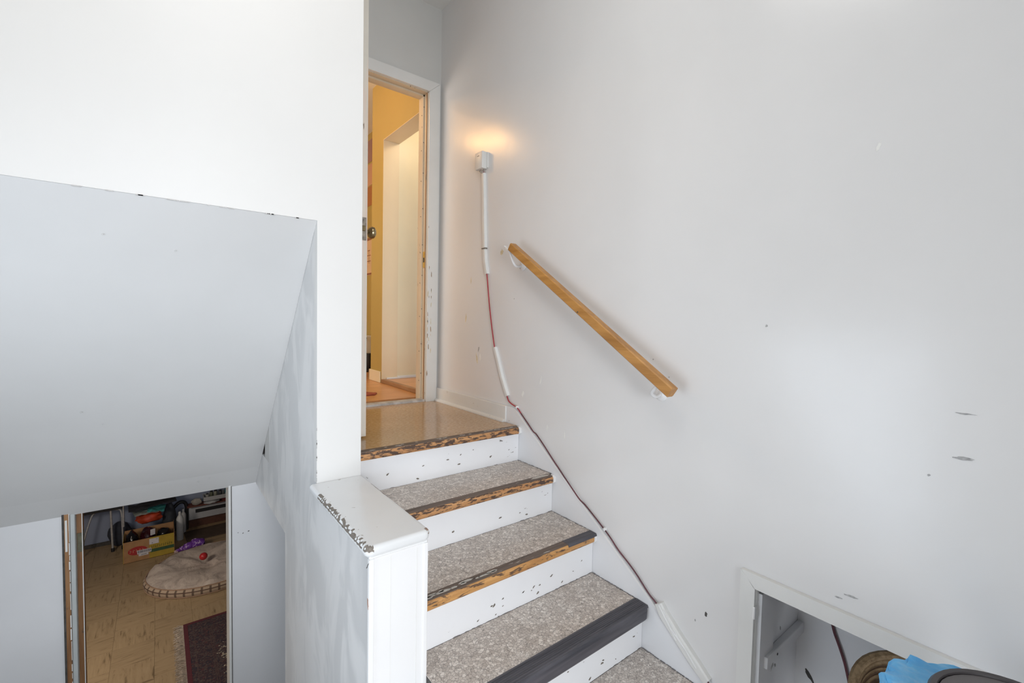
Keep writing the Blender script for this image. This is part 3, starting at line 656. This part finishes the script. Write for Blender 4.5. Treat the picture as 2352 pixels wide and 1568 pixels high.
c_b = cover([(2.152, .951), (2.144, .88), (2.124, .805)], .012, 'short white cord cover piece below the dark tie on the upper cable', .016)
bm = NB(); bx(bm, -.012, XW, 2.134, 2.168, .948, .954, .001); obj('tie', bm, m_chip, c_b)
cover([(2.036, .395), (2.005, .33), (1.965, .235), (1.912, .142)], .011, 'white cord cover angled down to the landing baseboard', .014)
# long wrapped tape sleeve at the foot of the stairs
ts = cover([(.950, -.498), (.93, -.528), (.87, -.58), (.80, -.637), (.753, -.672)], [.017, .021, .020, .020, .016], 'wide wrinkled white tape sleeve over the cable beside the lowest tread', .021)
bm = NB()
for (p, q, wd) in [((.945, -.500), (.87, -.592), .0025), ((.925, -.508), (.86, -.58), .002), ((.87, -.57), (.79, -.645), .0025), ((.90, -.555), (.84, -.60), .002)]:
    tube(bm, [(XW-.0210, p[0], p[1]), (XW-.0220, (p[0]+q[0])/2, (p[1]+q[1])/2+.003), (XW-.0210, q[0], q[1])], wd, 6)
obj('tape_fold', bm, m_brk, ts)
# cable inside the cupboard
bm = NB(); tube(bm, smooth_path([(.340, .515, -.30), (.342, .505, -.44), (.345, .498, -.49), (.344, .476, -.545), (.345, .458, -.60), (.342, .44, -.68), (.32, .42, -.80), (.30, .38, ZE+.02)]), .0045, 8)
obj('hanging_cable', bm, m_maroon, None, label='dark maroon cable hanging inside the low wall cupboard', cat='cable', smooth=True)

# wicker basket in the cupboard opening
bk = thing('wicker_basket', (.14, .25, -.62), 'brown coiled wicker basket tilted in the low cupboard', 'basket')
m_wick = wood('wicker_straw', (.15, .095, .045), (.36, .25, .14), (60, 60, 60), .7)
m_wickd = wood('wicker_inside', (.05, .025, .012), (.15, .085, .04), (60, 60, 60), .7)
bc = Vector((.135, .255, -.497)); ax = Vector((-.62, -.35, .70)).normalized(); qa = Vector((0, 0, 1)).rotation_difference(ax)
def ring(bm, r, z, th, n=36, seed=0):
    tube(bm, [bc+qa @ Vector(((r+.002*math.sin(5*t+seed))*math.cos(t), r*math.sin(t), z)) for t in [2*PI*i/n for i in range(n)]], th, 8, closed=True)
bm = NB(); ring(bm, .130, 0, .013); obj('rim', bm, m_wick, bk, smooth=True)
for i in range(8):
    bm = NB(); r = .122-.0035*i*(1+.15*i); ring(bm, max(.02, r), -.019-.0175*i, .0115, seed=i); obj('coil', bm, m_wickd if i % 2 else m_wick, bk, smooth=True)
bm = NB(); lathe(bm, [(.075, 0), (.075, .012)], 28, bc+ax*(-.17), ax); obj('base', bm, m_wickd, bk)

# grey bin with a blue bag in front of the cupboard
bn = thing('waste_bin', (-.30, .03, ZE), 'dark grey round waste bin at the bottom right corner of the view', 'bin')
m_bin = plain('dark_grey_plastic', (0.115, .105, .105), .5, 0, .06, 8); m_bin2 = plain('bin_rim_plastic', (0.055, .048, .05), .45, 0, .06, 8)
cx, cy, zt = -.30, .03, -.128
bm = NB(); lathe(bm, [(.10, ZE+.0), (.122, zt-.02), (.126, zt-.012)], 40, (cx, cy, 0)); obj('body', bm, m_bin, bn, smooth=True)
bm = NB(); lathe(bm, [(.126, zt-.026), (.133, zt-.024), (.1345, zt-.006), (.130, zt), (.122, zt-.001), (.120, zt-.010)], 48, (cx, cy, 0)); obj('rim', bm, m_bin2, bn, smooth=True)
bm = NB(); lathe(bm, [(.1205, zt-.012), (.119, zt-.004), (.09, zt-.002), (.05, zt), (.01, zt+.001)], 40, (cx, cy, 0)); obj('lid', bm, m_bin, bn, smooth=True)

m_bag, nt, b = new_mat('blue_film')
n_ = nz(nt, coords(nt), 14, 4, .6, .6)
L(nt, ramp(nt, n_, [(.32, (.06, .36, .78)), (.52, (.14, .50, .88)), (.72, (.40, .68, .92))]), b.inputs['Base Color'])
b.inputs['Roughness'].default_value = .3; b.inputs['Alpha'].default_value = 1
try: b.inputs['Transmission Weight'].default_value = .12
except Exception: pass
bm = NB()
rows = []; NU, NV = 110, 20
for j in range(NV):
    v_ = j/(NV-1); row = []
    for i in range(NU):
        t = 2*PI*i/NU
        back = max(0, math.cos(t-1.85))**2.5      # puffs out on the side towards the wall
        r0 = .137+(.012+.054*back)*math.sin(PI*min(1, v_*1.15))**.8
        z0 = zt-.020+(.004+.006*back)*math.sin(PI*v_)*(1 if v_ < .5 else .6)-(.22*max(0, v_-.35)**1.2)
        p = Vector((cx+r0*math.cos(t), cy+r0*math.sin(t), z0))
        nn_ = (noise.noise(p*22)*.015+abs(noise.noise(p*46+Vector((5, 1, 2))))*.015-.005)*(.30+back)
        dirv = Vector((math.cos(t), math.sin(t), .7)); k_ = math.sin(PI*min(1, v_+.05))
        row.append(bm.verts.new(p+dirv*nn_*k_))
    rows.append(row)
for A, B in zip(rows, rows[1:]):
    for k in range(NU): bm.faces.new((A[k], A[(k+1) % NU], B[(k+1) % NU], B[k]))
bmesh.ops.recalc_face_normals(bm, faces=bm.faces)
obj('bin_bag', bm, m_bag, None, label='crumpled light blue plastic bag puffed out around the grey bin rim', cat='bag', smooth=False)

# ================================================================== BASEMENT
bm = NB(); bx(bm, -4.6, 1.6, YB+.12, 8.3, ZB-.08, ZB-.004); bx(bm, -2.5, .12, 0.6, YB+.12, ZB-.08, ZB-.004); fb_ = struct('floor_basement', bm, plain('tile_adhesive_brown', (.16, .11, .07), .9))
T = .3048; meshes = []
for s in (0, 1):
    bm_ = NB(); bx(bm_, 0, T-.0010, 0, T-.0010, 0, .004, .0004); me = bpy.data.meshes.new('floor_tile'); bm_.to_mesh(me); bm_.free(); me.materials.append(m_tile[s]); meshes.append(me)
for i in range(11):
    for j in range(16):
        o = bpy.data.objects.new('floor_tile', meshes[(i+j) % 2]); o.location = (-3.05+i*T, YB+.122+j*T, ZB-.004+random.uniform(0, .0007)); COL.objects.link(o); o.parent = fb_
YF = 7.95
bm = NB(); bx(bm, -4.6, 1.6, YF, YF+.1, ZB, -.3); bx(bm, -4.7, -4.6, YB+.12, YF, ZB, -.3); bx(bm, 1.6, 1.7, YB+.12, YF, ZB, -.3); bx(bm, -4.6, -2.5, YB+.0, YB+.12, ZB, -.3); bx(bm, .12, 1.6, YB, YB+.12, ZB, -.3)
struct('wall_basement', bm, plain('basement_wall_grey', (.25, .29, .40), .8, 0, .06, 3))
bm = NB(); bx(bm, -4.7, 1.7, YB, YF+.1, -.3, -.22); struct('ceiling_basement', bm, m_ceil)
bm = NB(); bx(bm, XS, .12, 2.30, YB, -.48, -.30); struct('ceiling_under_stairs', bm, m_low)
bm = NB(); bx(bm, .02, .12, .6, YB, ZB, -.3); struct('wall_under_stairs', bm, m_low)
bm = NB(); bx(bm, -4.5, -1.25, YF-.015, YF, ZB, ZB+.05); struct('baseboard_basement', bm, m_dark)
# steps down to the basement (below the frame)
bs = thing('basement_stairs', (-1.75, .8, ZB), 'grey painted steps going down under the sloped ceiling', 'staircase')
n_s = 9; dr = (ZE-ZB)/n_s; dt = .235
for i in range(1, n_s):
    bm = NB(); bx(bm, -2.49, XL-.002, .80+(i-1)*dt, .80+i*dt+.02, ZE-i*dr-.035, ZE-i*dr); obj('tread', bm, m_smudge, bs)
    bm = NB(); bx(bm, -2.49, XL-.002, .80+(i-1)*dt, .80+(i-1)*dt+.015, ZE-i*dr, ZE-(i-1)*dr-.036 if i > 1 else ZE-.004); obj('riser', bm, m_low, bs)

# dog bed
db = thing('pet_bed', (-.98, 6.45, ZB), 'round taupe pet cushion with checked border on basement floor', 'pet bed')
m_bed, nt, b = new_mat('taupe_plush'); n_ = nz(nt, coords(nt, (9, 7, 9), (0, 0, .6)), 1, 5, .65, 1.2); nf = nz(nt, coords(nt), 160, 2)
L(nt, mixc(nt, .35, ramp(nt, n_, [(.32, (.27, .22, .20)), (.5, (.50, .42, .375)), (.7, (.60, .52, .46))]), ramp(nt, nf, [(.3, (.35, .29, .25)), (.7, (.62, .54, .48))])), b.inputs['Base Color']); b.inputs['Roughness'].default_value = .95; bump(nt, b, n_, .5, .02)
m_chk, nt, b = new_mat('checked_border')
sep = node(nt, 'ShaderNodeSeparateXYZ'); g = node(nt, 'ShaderNodeNewGeometry')
sb = node(nt, 'ShaderNodeVectorMath', operation='SUBTRACT'); L(nt, g.outputs['Position'], sb.inputs[0]); sb.inputs[1].default_value = (-.98, 6.45, ZB); L(nt, sb.outputs[0], sep.inputs[0])
at = node(nt, 'ShaderNodeMath', operation='ARCTAN2'); L(nt, sep.outputs['Y'], at.inputs[0]); L(nt, sep.outputs['X'], at.inputs[1])
mu = node(nt, 'ShaderNodeMath', operation='MULTIPLY'); L(nt, at.outputs[0], mu.inputs[0]); mu.inputs[1].default_value = 44
sn = node(nt, 'ShaderNodeMath', operation='SINE'); L(nt, mu.outputs[0], sn.inputs[0])
mz = node(nt, 'ShaderNodeMath', operation='MULTIPLY'); L(nt, sep.outputs['Z'], mz.inputs[0]); mz.inputs[1].default_value = 130
sz = node(nt, 'ShaderNodeMath', operation='SINE'); L(nt, mz.outputs[0], sz.inputs[0])
f1 = ramp(nt, sn.outputs[0], [(.55, k3(0)), (.8, k3(1))]); f2 = ramp(nt, sz.outputs[0], [(.6, k3(0)), (.85, k3(1))])
c_1 = mixc(nt, f1, (.42, .32, .24), (.14, .10, .075)); L(nt, mixc(nt, f2, c_1, (.10, .06, .045)), b.inputs['Base Color']); b.inputs['Roughness'].default_value = .9
bm = NB(); cxb, cyb, RX, RY = -.97, 6.45, .665, .57
def bedring(prof, bm, n=64, pucker=0):
    rows = []
    for r, z in prof:
        rows.append([bm.verts.new((cxb+RX*r*math.cos(2*PI*k/n), cyb+RY*r*math.sin(2*PI*k/n), ZB+z+(pucker*noise.noise(Vector((r*3*math.cos(2*PI*k/n)*1.5, r*4.5*math.sin(2*PI*k/n), 3)))*(1.0 if r < .93 else .3)))) for k in range(n)])
    for A, B in zip(rows, rows[1:]):
        for k in range(n): bm.faces.new((A[k], A[(k+1) % n], B[(k+1) % n], B[k]))
    return rows
rw = bedring([(.965, .092), (.90, .116), (.8, .130), (.65, .128), (.5, .118), (.35, .102), (.2, .085), (.08, .070), (.01, .062)], bm, pucker=.055); bm.faces.new(rw[-1]); bmesh.ops.recalc_face_normals(bm, faces=bm.faces)
obj('cushion_top', bm, m_bed, db, smooth=True)
bm = NB(); rw = bedring([(.93, .002), (.985, .010), (1.0, .035), (1.0, .065), (.965, .093)], bm); bm.faces.new(rw[0]); bmesh.ops.recalc_face_normals(bm, faces=bm.faces)
obj('border_band', bm, m_chk, db, smooth=True, label='cream and brown checked band')
for (r_, z_) in [(.968, .093), (.99, .009)]:
    bm = NB(); tube(bm, [(cxb+RX*r_*math.cos(2*PI*k/72), cyb+RY*r_*math.sin(2*PI*k/72), ZB+z_) for k in range(72)], .006, 6, closed=True); obj('piping', bm, plain('piping_brown_%d' % int(z_*1000), (.34, .22, .15), .9), db)
# red ball
bm = NB(); bmesh.ops.create_uvsphere(bm, u_segments=24, v_segments=16, radius=.043)
for v_ in bm.verts: v_.co = Vector((v_.co.x, v_.co.y, v_.co.z*1.0))+Vector((-1.065, 6.50, ZB+.168))
obj('ball', bm, plain('red_rubber', (.45, .02, .025), .35, 0, .1, 20), None, label='small red ball lying on the taupe pet cushion', cat='ball', smooth=True)
# purple toy
m_pur, nt, b = new_mat('purple_print'); n_ = nz(nt, coords(nt), 26, 2, .5, .8)
L(nt, ramp(nt, n_, [(.40, (.11, .02, .26)), (.56, (.17, .05, .36)), (.60, (.50, .36, .60))]), b.inputs['Base Color']); b.inputs['Roughness'].default_value = .7
bm = NB(); P_ = [(-1.31, 7.17, ZB+.025), (-1.27, 7.165, ZB+.035), (-1.22, 7.155, ZB+.045), (-1.14, 7.15, ZB+.065), (-1.08, 7.15, ZB+.062), (-1.04, 7.15, ZB+.040), (-1.02, 7.15, ZB+.03)]
tube(bm, smooth_path(P_), [.022]*6+[.032]*6+[.05]*6+[.072]*6+[.070]*6+[.045]*6+[.012], 14)
for v_ in bm.verts: v_.co += Vector((0, 0, .5))*.02*noise.noise(v_.co*18)
tt = obj('glove_toy', bm, m_pur, None, label='purple patterned cloth toy lying between the carton and pet cushion', cat='toy', smooth=True)
bm = NB()
for q in range(3): tube(bm, [(-1.30, 7.17-.02*q+.02, ZB+.02), (-1.335, 7.165-.03*q+.03, ZB+.016)], [.012, .008], 8)
obj('fingertip', bm, plain('pale_cloth', (.50, .38, .38), .8), tt, smooth=True)

# carton
ct = thing('carton', (-1.58, 7.35, ZB), 'open yellow and brown printed cardboard carton full of dark clutter', 'box')
m_card = plain('brown_card', (.34, .185, .085), .8, 0, .12, 14); m_yel = plain('yellow_card', (.36, .25, .03), .8, 0, .15, 10)
CX0, CX1, CY0, CY1, CZ1 = -1.835, -1.335, 7.20, 7.52, ZB+.265
bm = NB(); bx(bm, CX0, -1.585, CY0, CY0+.006, ZB, CZ1); obj('front_panel', bm, m_card, ct, label='brown half of the front')
bm = NB(); bx(bm, -1.585, CX1, CY0, CY0+.006, ZB, CZ1); obj('front_panel', bm, m_yel, ct, label='yellow half of the front')
bm = NB(); bx(bm, CX0-.004, CX0, CY0, CY1, ZB, CZ1+.01); obj('side_panel', bm, m_yel, ct)
bm = NB(); bx(bm, CX1, CX1+.004, CY0, CY1, ZB, CZ1+.05); obj('side_panel', bm, m_card, ct)
bm = NB(); bx(bm, CX0, CX1, CY1-.005, CY1, ZB, CZ1+.03); obj('back_panel', bm, m_card, ct)
bm = NB(); bx(bm, CX0, CX1, CY0, CY1, ZB, ZB+.004); obj('bottom_panel', bm, m_card, ct)
bm = NB(); lathe(bm, [(.085, 0), (.085, .0015)], 28, (0, 0, 0), (0, -1, 0))
for v_ in bm.verts: v_.co = Vector((v_.co.x*1.1-1.70, v_.co.y+CY0-.0002, v_.co.z*.62+ZB+.135))
ov = obj('red_oval_print', bm, plain('red_print', (.33, .02, .02), .7, 0, .1), ct)
bm = NB()
for i in range(5):
    x = -1.775+i*.030; bx(bm, x, x+.006, CY0-.0024, CY0-.0016, ZB+.12, ZB+.155); bx(bm, x, x+.018, CY0-.0024, CY0-.0016, ZB+.135+.01*(i % 2), ZB+.141+.01*(i % 2))
obj('faint_lettering', bm, plain('pale_red_print', (.52, .22, .16), .7), ov)
bm = NB(); bx(bm, -1.575, CX1, CY0-.0016, CY0-.0001, ZB+.075, ZB+.115); obj('green_band_print', bm, plain('green_print', (.03, .08, .035), .7), ct)
bm = NB()
for i in range(11):
    x = -1.565+i*.020; bx(bm, x, x+.004, CY0-.0020, CY0-.0014, ZB+.125, ZB+.160); bx(bm, x, x+.013, CY0-.0020, CY0-.0014, ZB+.138+.012*(i % 2), ZB+.143+.012*(i % 2))
obj('faint_lettering', bm, plain('olive_print', (.16, .14, .02), .7), ct)
m_lab = plain('white_label', (.55, .53, .56), .6, 0, .03); m_ink = plain('label_ink', (.10, .10, .13), .6)
bm = NB(); bx(bm, -1.705, -1.565, CY0-.0032, CY0-.0022, ZB+.088, ZB+.135, rz=0); l1 = obj('barcode_label', bm, m_lab, ct)
bm = NB(); x = -1.697
while x < -1.575:
    s = random.choice([.003, .004, .007]); bx(bm, x, x+s, CY0-.0040, CY0-.0030, ZB+.099, ZB+.129); x += s+random.choice([.003, .004])
obj('barcode_bars', bm, m_ink, l1)
bm = NB(); bx(bm, -1.690, -1.595, CY0-.0032, CY0-.0022, ZB+.060, ZB+.087); l2 = obj('small_label', bm, m_lab, ct)
bm = NB()
for i in range(5): bx(bm, -1.665+i*.011, -1.658+i*.011, CY0-.0040, CY0-.0030, ZB+.070, ZB+.080)
obj('label_text', bm, m_ink, l2)
bm = NB(); bx(bm, -1.585, -1.490, CY0-.0032, CY0-.0022, ZB+.178, ZB+.250); l3 = obj('address_label', bm, m_lab, ct)
bm = NB(); bx(bm, -1.52, -1.50, CY0-.004, CY0-.003, ZB+.232, ZB+.236); obj('label_text', bm, m_ink, l3)
bm = NB(); bx(bm, -1.56, -1.55, CY0-.004, CY0-.003, ZB+.190, ZB+.197); obj('label_text', bm, m_ink, l3)

def lump(name, c, s, mat, lab, cat, seed=0, amp=.22, fr=5.0, seg=3):
    bm = NB(); bmesh.ops.create_icosphere(bm, subdivisions=seg, radius=1)
    for v_ in bm.verts:
        n0 = 1+amp*noise.noise(v_.co*1.7+Vector((seed, 0, 0)))+amp*.5*noise.noise(v_.co*fr+Vector((0, seed, 0)))
        v_.co = Vector((c[0]+v_.co.x*s[0]*n0, c[1]+v_.co.y*s[1]*n0, c[2]+v_.co.z*s[2]*n0))
    return obj(name, bm, mat, None, label=lab, cat=cat, smooth=True)
m_blk = plain('glossy_black_film', (.010, .010, .012), .2, 0, .2, 20)
m_mar = plain('dark_maroon_film', (.035, .006, .010), .22, 0, .3, 20)
lump('black_bag', (-1.757, 7.34, ZB+.24), (.062, .09, .10), m_blk, 'glossy black bag at the left end of the carton', 'bag', 1)
lump('maroon_bag', (-1.60, 7.36, ZB+.245), (.075, .09, .10), m_mar, 'dark maroon plastic bag in the middle of the carton', 'bag', 5)
lump('dark_pouch', (-1.435, 7.35, ZB+.235), (.072, .085, .065), m_blk, 'crumpled black pouch at the right end of the carton', 'bag', 9)
bm = NB(); bx(bm, -1.575, -1.525, 7.262, 7.266, ZB+.27, ZB+.345, .001, rz=.3); obj('paper_tag', bm, m_lab, None, label='white paper tag standing up in the carton', cat='tag')
lump('orange_bag', (-1.60, 7.63, ZB+.385), (.145, .075, .075), plain('orange_red_film', (.42, .045, .012), .5, 0, .25, 15), 'orange red plastic bag heaped behind the carton', 'bag', 3, .3)
lump('olive_cushion', (-1.50, 7.74, ZB+.655), (.25, .15, .075), plain('olive_cloth', (.075, .075, .065), .9, 0, .2, 20), 'dark olive cushion lying on top of the heap', 'cushion', 7, .12)
lump('grey_sack', (-1.37, 7.76, ZB+.24), (.075, .10, .24), plain('charcoal_cloth', (.035, .040, .05), .9, 0, .2, 20), 'charcoal sack slumped between carton and white bottle', 'bag', 11, .15)
lump('navy_bag', (-1.90, 7.84, ZB+.16), (.12, .07, .16), plain('navy_cloth', (.03, .035, .05), .9, 0, .2, 20), 'navy cloth bag standing left of the carton', 'bag', 13, .12)
def paper(x0, x1, y0, y1, z, rz, col, lab, tilt=0.0, sag=.02):
    bm = NB(); n = 7; g = [[bm.verts.new((x0+(x1-x0)*i/n, y0+(y1-y0)*j/n, z+sag*noise.noise(Vector((i*.5, j*.6, z*9)))+tilt*(i/n))) for i in range(n+1)] for j in range(n+1)]
    for j in range(n):
        for i in range(n): bm.faces.new((g[j][i], g[j][i+1], g[j+1][i+1], g[j+1][i]))
    r_ = bmesh.ops.extrude_face_region(bm, geom=list(bm.faces)); bmesh.ops.translate(bm, verts=[e for e in r_['geom'] if isinstance(e, bmesh.types.BMVert)], vec=(0, 0, .004))
    bmesh.ops.recalc_face_normals(bm, faces=bm.faces)
    bmesh.ops.rotate(bm, verts=bm.verts, cent=((x0+x1)/2, (y0+y1)/2, z), matrix=Matrix.Rotation(rz, 3, 'Z'))
    return obj('folded_cloth', bm, plain('cloth_%d' % int(z*1000+x0*100), col, .8, 0, .15, 20), None, label=lab, cat='cloth')
paper(-1.75, -1.50, 7.50, 7.72, ZB+.475, .15, (.30, .33, .31), 'pale grey green cloth on top of the orange bag', .0)
paper(-1.60, -1.42, 7.48, 7.70, ZB+.505, -.1, (.05, .30, .29), 'teal cloth folded over the orange bag', -.02)
paper(-1.80, -1.30, 7.52, 7.76, ZB+.535, .05, (.02, .02, .025), 'black flat cloth under the olive cushion', .03, .03)

# chrome walking frame
wk = thing('walking_frame', (-2.0, 7.72, ZB), 'chrome tubular walking frame against the grey basement wall', 'walking frame')
fl = [(-2.27, 7.62, ZB+.02), (-2.215, 7.66, ZB+.30), (-2.16, 7.70, ZB+.50), (-2.12, 7.70, ZB+.545), (-2.06, 7.70, ZB+.55), (-1.92, 7.70, ZB+.54), (-1.875, 7.70, ZB+.50), (-1.865, 7.70, ZB+.30), (-1.86, 7.70, ZB+.02)]
bm = NB(); tube(bm, smooth_path(fl, 4), .011, 10); obj('tube_frame', bm, m_chrome, wk, smooth=True)
bm = NB(); tube(bm, [(-1.985, 7.68, ZB+.95), (-1.975, 7.68, ZB+.50), (-1.962, 7.68, ZB+.03)], .0125, 10); obj('leg', bm, m_chrome, wk, smooth=True)
bm = NB(); tube(bm, [(-1.853, 7.68, ZB+.95), (-1.852, 7.68, ZB+.30)], .0125, 10); obj('leg', bm, m_chrome, wk, smooth=True)
for p in [(-2.27, 7.62), (-1.962, 7.68), (-1.86, 7.70)]:
    bm = NB(); lathe(bm, [(.018, 0), (.018, .04), (.014, .05)], 12, (p[0], p[1], ZB)); obj('foot', bm, m_black, wk, smooth=True)
bm = NB(); bx(bm, -2.35, -1.86, 7.60, 7.78, ZB+.565, ZB+.595, .008); obj('seat', bm, m_black, wk)

# bottles
def bottle(x, y, h, r, lab, mat):
    t = thing('spray_bottle', (x, y, ZB), lab, 'bottle')
    bm = NB(); lathe(bm, [(r*.94, 0), (r, .01), (r, h*.78), (r*.7, h*.86), (r*.4, h*.90)], 20, (x, y, ZB)); obj('body', bm, mat, t, smooth=True)
    bm = NB(); lathe(bm, [(r*.42, 0), (r*.42, h*.10), (r*.3, h*.13)], 14, (x, y, ZB+h*.90)); obj('cap', bm, mat, t, smooth=True)
bottle(-1.262, 7.58, .38, .040, 'white aerosol bottle standing right of the carton', plain('bottle_white', (.50, .51, .52), .4, 0, .04))
bottle(-1.215, 7.80, .33, .032, 'smaller pale bottle just behind the white aerosol bottle', plain('bottle_grey', (.36, .36, .37), .4, 0, .04))
bm = NB(); tube(bm, smooth_path([(-1.34, 7.86, ZB+.34), (-1.27, 7.87, ZB+.41), (-1.21, 7.87, ZB+.415), (-1.178, 7.87, ZB+.36), (-1.172, 7.87, ZB+.20), (-1.175, 7.87, ZB+.01)]), .022, 12)
obj('vacuum_hose', bm, m_black, None, label='black hose curving down to the floor beside the heater', cat='hose', smooth=True)

# baseboard heater and the things on it
ht = thing('baseboard_heater', (-.7, YF-.05, ZB+.09), 'white electric baseboard heater with a long dark slot', 'heater')
m_heat = plain('heater_enamel', (.42, .43, .45), .4, 0, .04)
bm = NB(); prism(bm, [(YF, ZB+.13), (YF, ZB+.33), (YF-.05, ZB+.33), (YF-.075, ZB+.29), (YF-.075, ZB+.13)], 0, -1.155, .2); obj('housing', bm, m_heat, ht)
bm = NB(); bx(bm, -1.07, .1, YF-.080, YF-.070, ZB+.222, ZB+.272); obj('slot', bm, m_black, ht)
bm = NB(); bx(bm, -1.17, -1.152, YF-.08, YF, ZB+.12, ZB+.34, .002); obj('end_cap', bm, m_black, ht)
bm = NB(); bx(bm, -1.17, .3, YF-.03, YF, ZB, ZB+.12, .002); struct('baseboard_heater_wall', bm, plain('dark_red_board', (.09, .035, .02), .7, 0, .2))
bm = NB(); bx(bm, -1.17, .3, YF-.16, YF, ZB+.336, ZB+.35, .003); obj('shelf_board', bm, plain('red_brown_shelf', (.16, .05, .03), .6, 0, .2), None, label='red brown shelf board lying over the white heater', cat='shelf')
tr = thing('white_tray', (-.83, YF-.10, ZB+.35), 'white wooden tray heaped with odds and ends over the heater', 'tray')
bm = NB(); bx(bm, -.98, -.70, YF-.22, YF-.21, ZB+.42, ZB+.47, .002); obj('side_panel', bm, m_heat, tr)
bm = NB(); bx(bm, -.98, -.70, YF-.05, YF-.04, ZB+.42, ZB+.47, .002); obj('side_panel', bm, m_heat, tr)
for xx in (-.98, -.71):
    bm = NB(); bx(bm, xx, xx+.010, YF-.21, YF-.05, ZB+.42, ZB+.47, .002); obj('end_panel', bm, m_heat, tr)
bm = NB(); bx(bm, -.98, -.70, YF-.22, YF-.04, ZB+.414, ZB+.42); obj('bottom_panel', bm, m_heat, tr)
lump('white_sack', (-1.06, YF-.12, ZB+.40), (.06, .04, .045), plain('cream_cloth', (.36, .34, .31), .9, 0, .12, 15), 'crumpled cream cloth draped over the end of the heater shelf', 'cloth', 21, .3)
lump('grey_sheet', (-.88, YF-.16, ZB+.376), (.09, .06, .022), m_heat, 'crumpled pale grey paper under the white tray', 'paper', 23, .3)
lump('red_cloth', (-.70, YF-.12, ZB+.375), (.07, .06, .022), plain('dark_red_cloth', (.16, .02, .03), .8, 0, .2, 15), 'dark red cloth at the right end of the heater shelf', 'cloth', 25, .3)
for i, (x, c, hh_, lab) in enumerate([(-.93, (.36, .36, .34), .07, 'pale jar leftmost in the white tray'), (-.88, (.10, .11, .07), .10, 'dark olive jar second from left in the white tray'), (-.83, (.24, .24, .19), .10, 'grey green jar in the middle of the white tray'), (-.77, (.04, .04, .05), .09, 'black jar rightmost in the white tray')]):
    t = thing('jar', (x, YF-.13, ZB+.42), lab, 'jar', 'jars in the white tray')
    bm = NB(); lathe(bm, [(.020, 0), (.022, .01), (.022, hh_*.8), (.016, hh_*.9)], 14, (x, YF-.13, ZB+.42)); obj('body', bm, plain('jar_%d' % i, c, .4), t, smooth=True)
    bm = NB(); lathe(bm, [(.018, 0), (.018, hh_*.12)], 14, (x, YF-.13, ZB+.42+hh_*.9)); obj('lid', bm, m_black, t, smooth=True)
bm = NB(); lathe(bm, [(.045, 0), (.055, .02), (.050, .13), (.02, .17)], 18, (-.66, YF-.12, ZB+.42)); obj('blue_bottle', bm, plain('teal_blue_plastic', (.02, .13, .18), .4), None, label='teal blue bottle standing right of the white tray', cat='bottle', smooth=True)
# dark sheet of cardboard on the floor in front of the heater
bm = NB(); bx(bm, -1.20, -.45, 7.42, 7.80, ZB+.001, ZB+.012, .002, rz=.06); obj('floor_board', bm, plain('dark_brown_board', (.075, .05, .035), .7, 0, .25, 12), None, label='dark brown board flat on the floor before the heater', cat='board')

# fringed rug
rg = thing('rug', (-.95, 4.95, ZB), 'dark red oriental rug with a pale fringe on the basement floor', 'rug')
m_rug, nt, b = new_mat('oriental_rug_pile')
n1 = nz(nt, coords(nt), 34, 4, .6, 1.5); vo = node(nt, 'ShaderNodeTexVoronoi'); vo.inputs['Scale'].default_value = 16; L(nt, coords(nt), vo.inputs['Vector'])
c1 = ramp(nt, n1, [(.40, (.022, .022, .034)), (.50, (.050, .018, .024)), (.58, (.10, .075, .065)), (.64, (.035, .038, .05))])
c2_ = mixc(nt, ramp(nt, vo.outputs['Distance'], [(.15, k3(1)), (.22, k3(0))]), c1, (.075, .028, .032))
L(nt, c2_, b.inputs['Base Color']); b.inputs['Roughness'].default_value = .95; bump(nt, b, n1, .4, .01)
m_rugr = plain('rug_red_border', (.085, .016, .024), .95, 0, .15, 80); m_rugl = plain('rug_pale_motif', (.36, .31, .24), .95, 0, .5, 60)
RX0, RX1, RY0, RY1 = -1.305, .2, 3.75, 5.42
bm = NB(); bx(bm, RX0, RX1, RY0, RY1, ZB+.001, ZB+.010, .003); obj('pile', bm, m_rug, rg)
bm = NB()
bx(bm, RX0+.001, RX0+.035, RY0, RY1-.001, ZB+.009, ZB+.0115); bx(bm, RX0+.035, RX1, RY1-.035, RY1-.001, ZB+.009, ZB+.0115)
obj('border', bm, m_rugr, rg)
bm = NB()
for xx in (.075, .20, .215): bx(bm, RX0+xx, RX0+xx+.006, RY0, RY1-xx, ZB+.009, ZB+.0112)
for yy in (.075, .20): bx(bm, RX0+yy, RX1, RY1-yy-.006, RY1-yy, ZB+.009, ZB+.0112)
obj('guard_stripe', bm, plain('rug_stripe', (.075, .045, .045), .95, 0, .3, 80), rg)
bm = NB()
for i in range(260):
    t = random.uniform(0, 2*PI); r_ = .30+.03*math.sin(9*t)+random.gauss(0, .022)
    px_, py_ = -.72+r_*math.cos(t)*1.0, 4.72+r_*math.sin(t)*1.35
    if RX0+.02 < px_ < RX1 and RY0 < py_ < RY1-.03: blob(bm, 2, ZB+.0098, (px_, py_), random.uniform(.006, .014), 6, 1, .7, .0012, random.uniform(0, 3))
obj('medallion', bm, m_rugl, rg, kind='stuff', label='scattered pale medallion outline')
bm = NB()
for i in range(620):
    y = RY0+(RY1-RY0)*i/620; x = RX0; dx = random.uniform(.05, .085); dy = random.gauss(0, .018); z = ZB+.004
    a_ = Vector((x, y, z+.002)); c__ = Vector((x-dx*.5, y+dy*.3, z+.006+random.uniform(0, .006))); e_ = Vector((x-dx, y+dy, ZB+.003))
    tube(bm, [a_, c__, e_], .0016, 3, caps=False)
obj('fringe', bm, plain('fringe_wool', (.62, .54, .46), .95, 0, .2, 40), rg, kind='stuff')
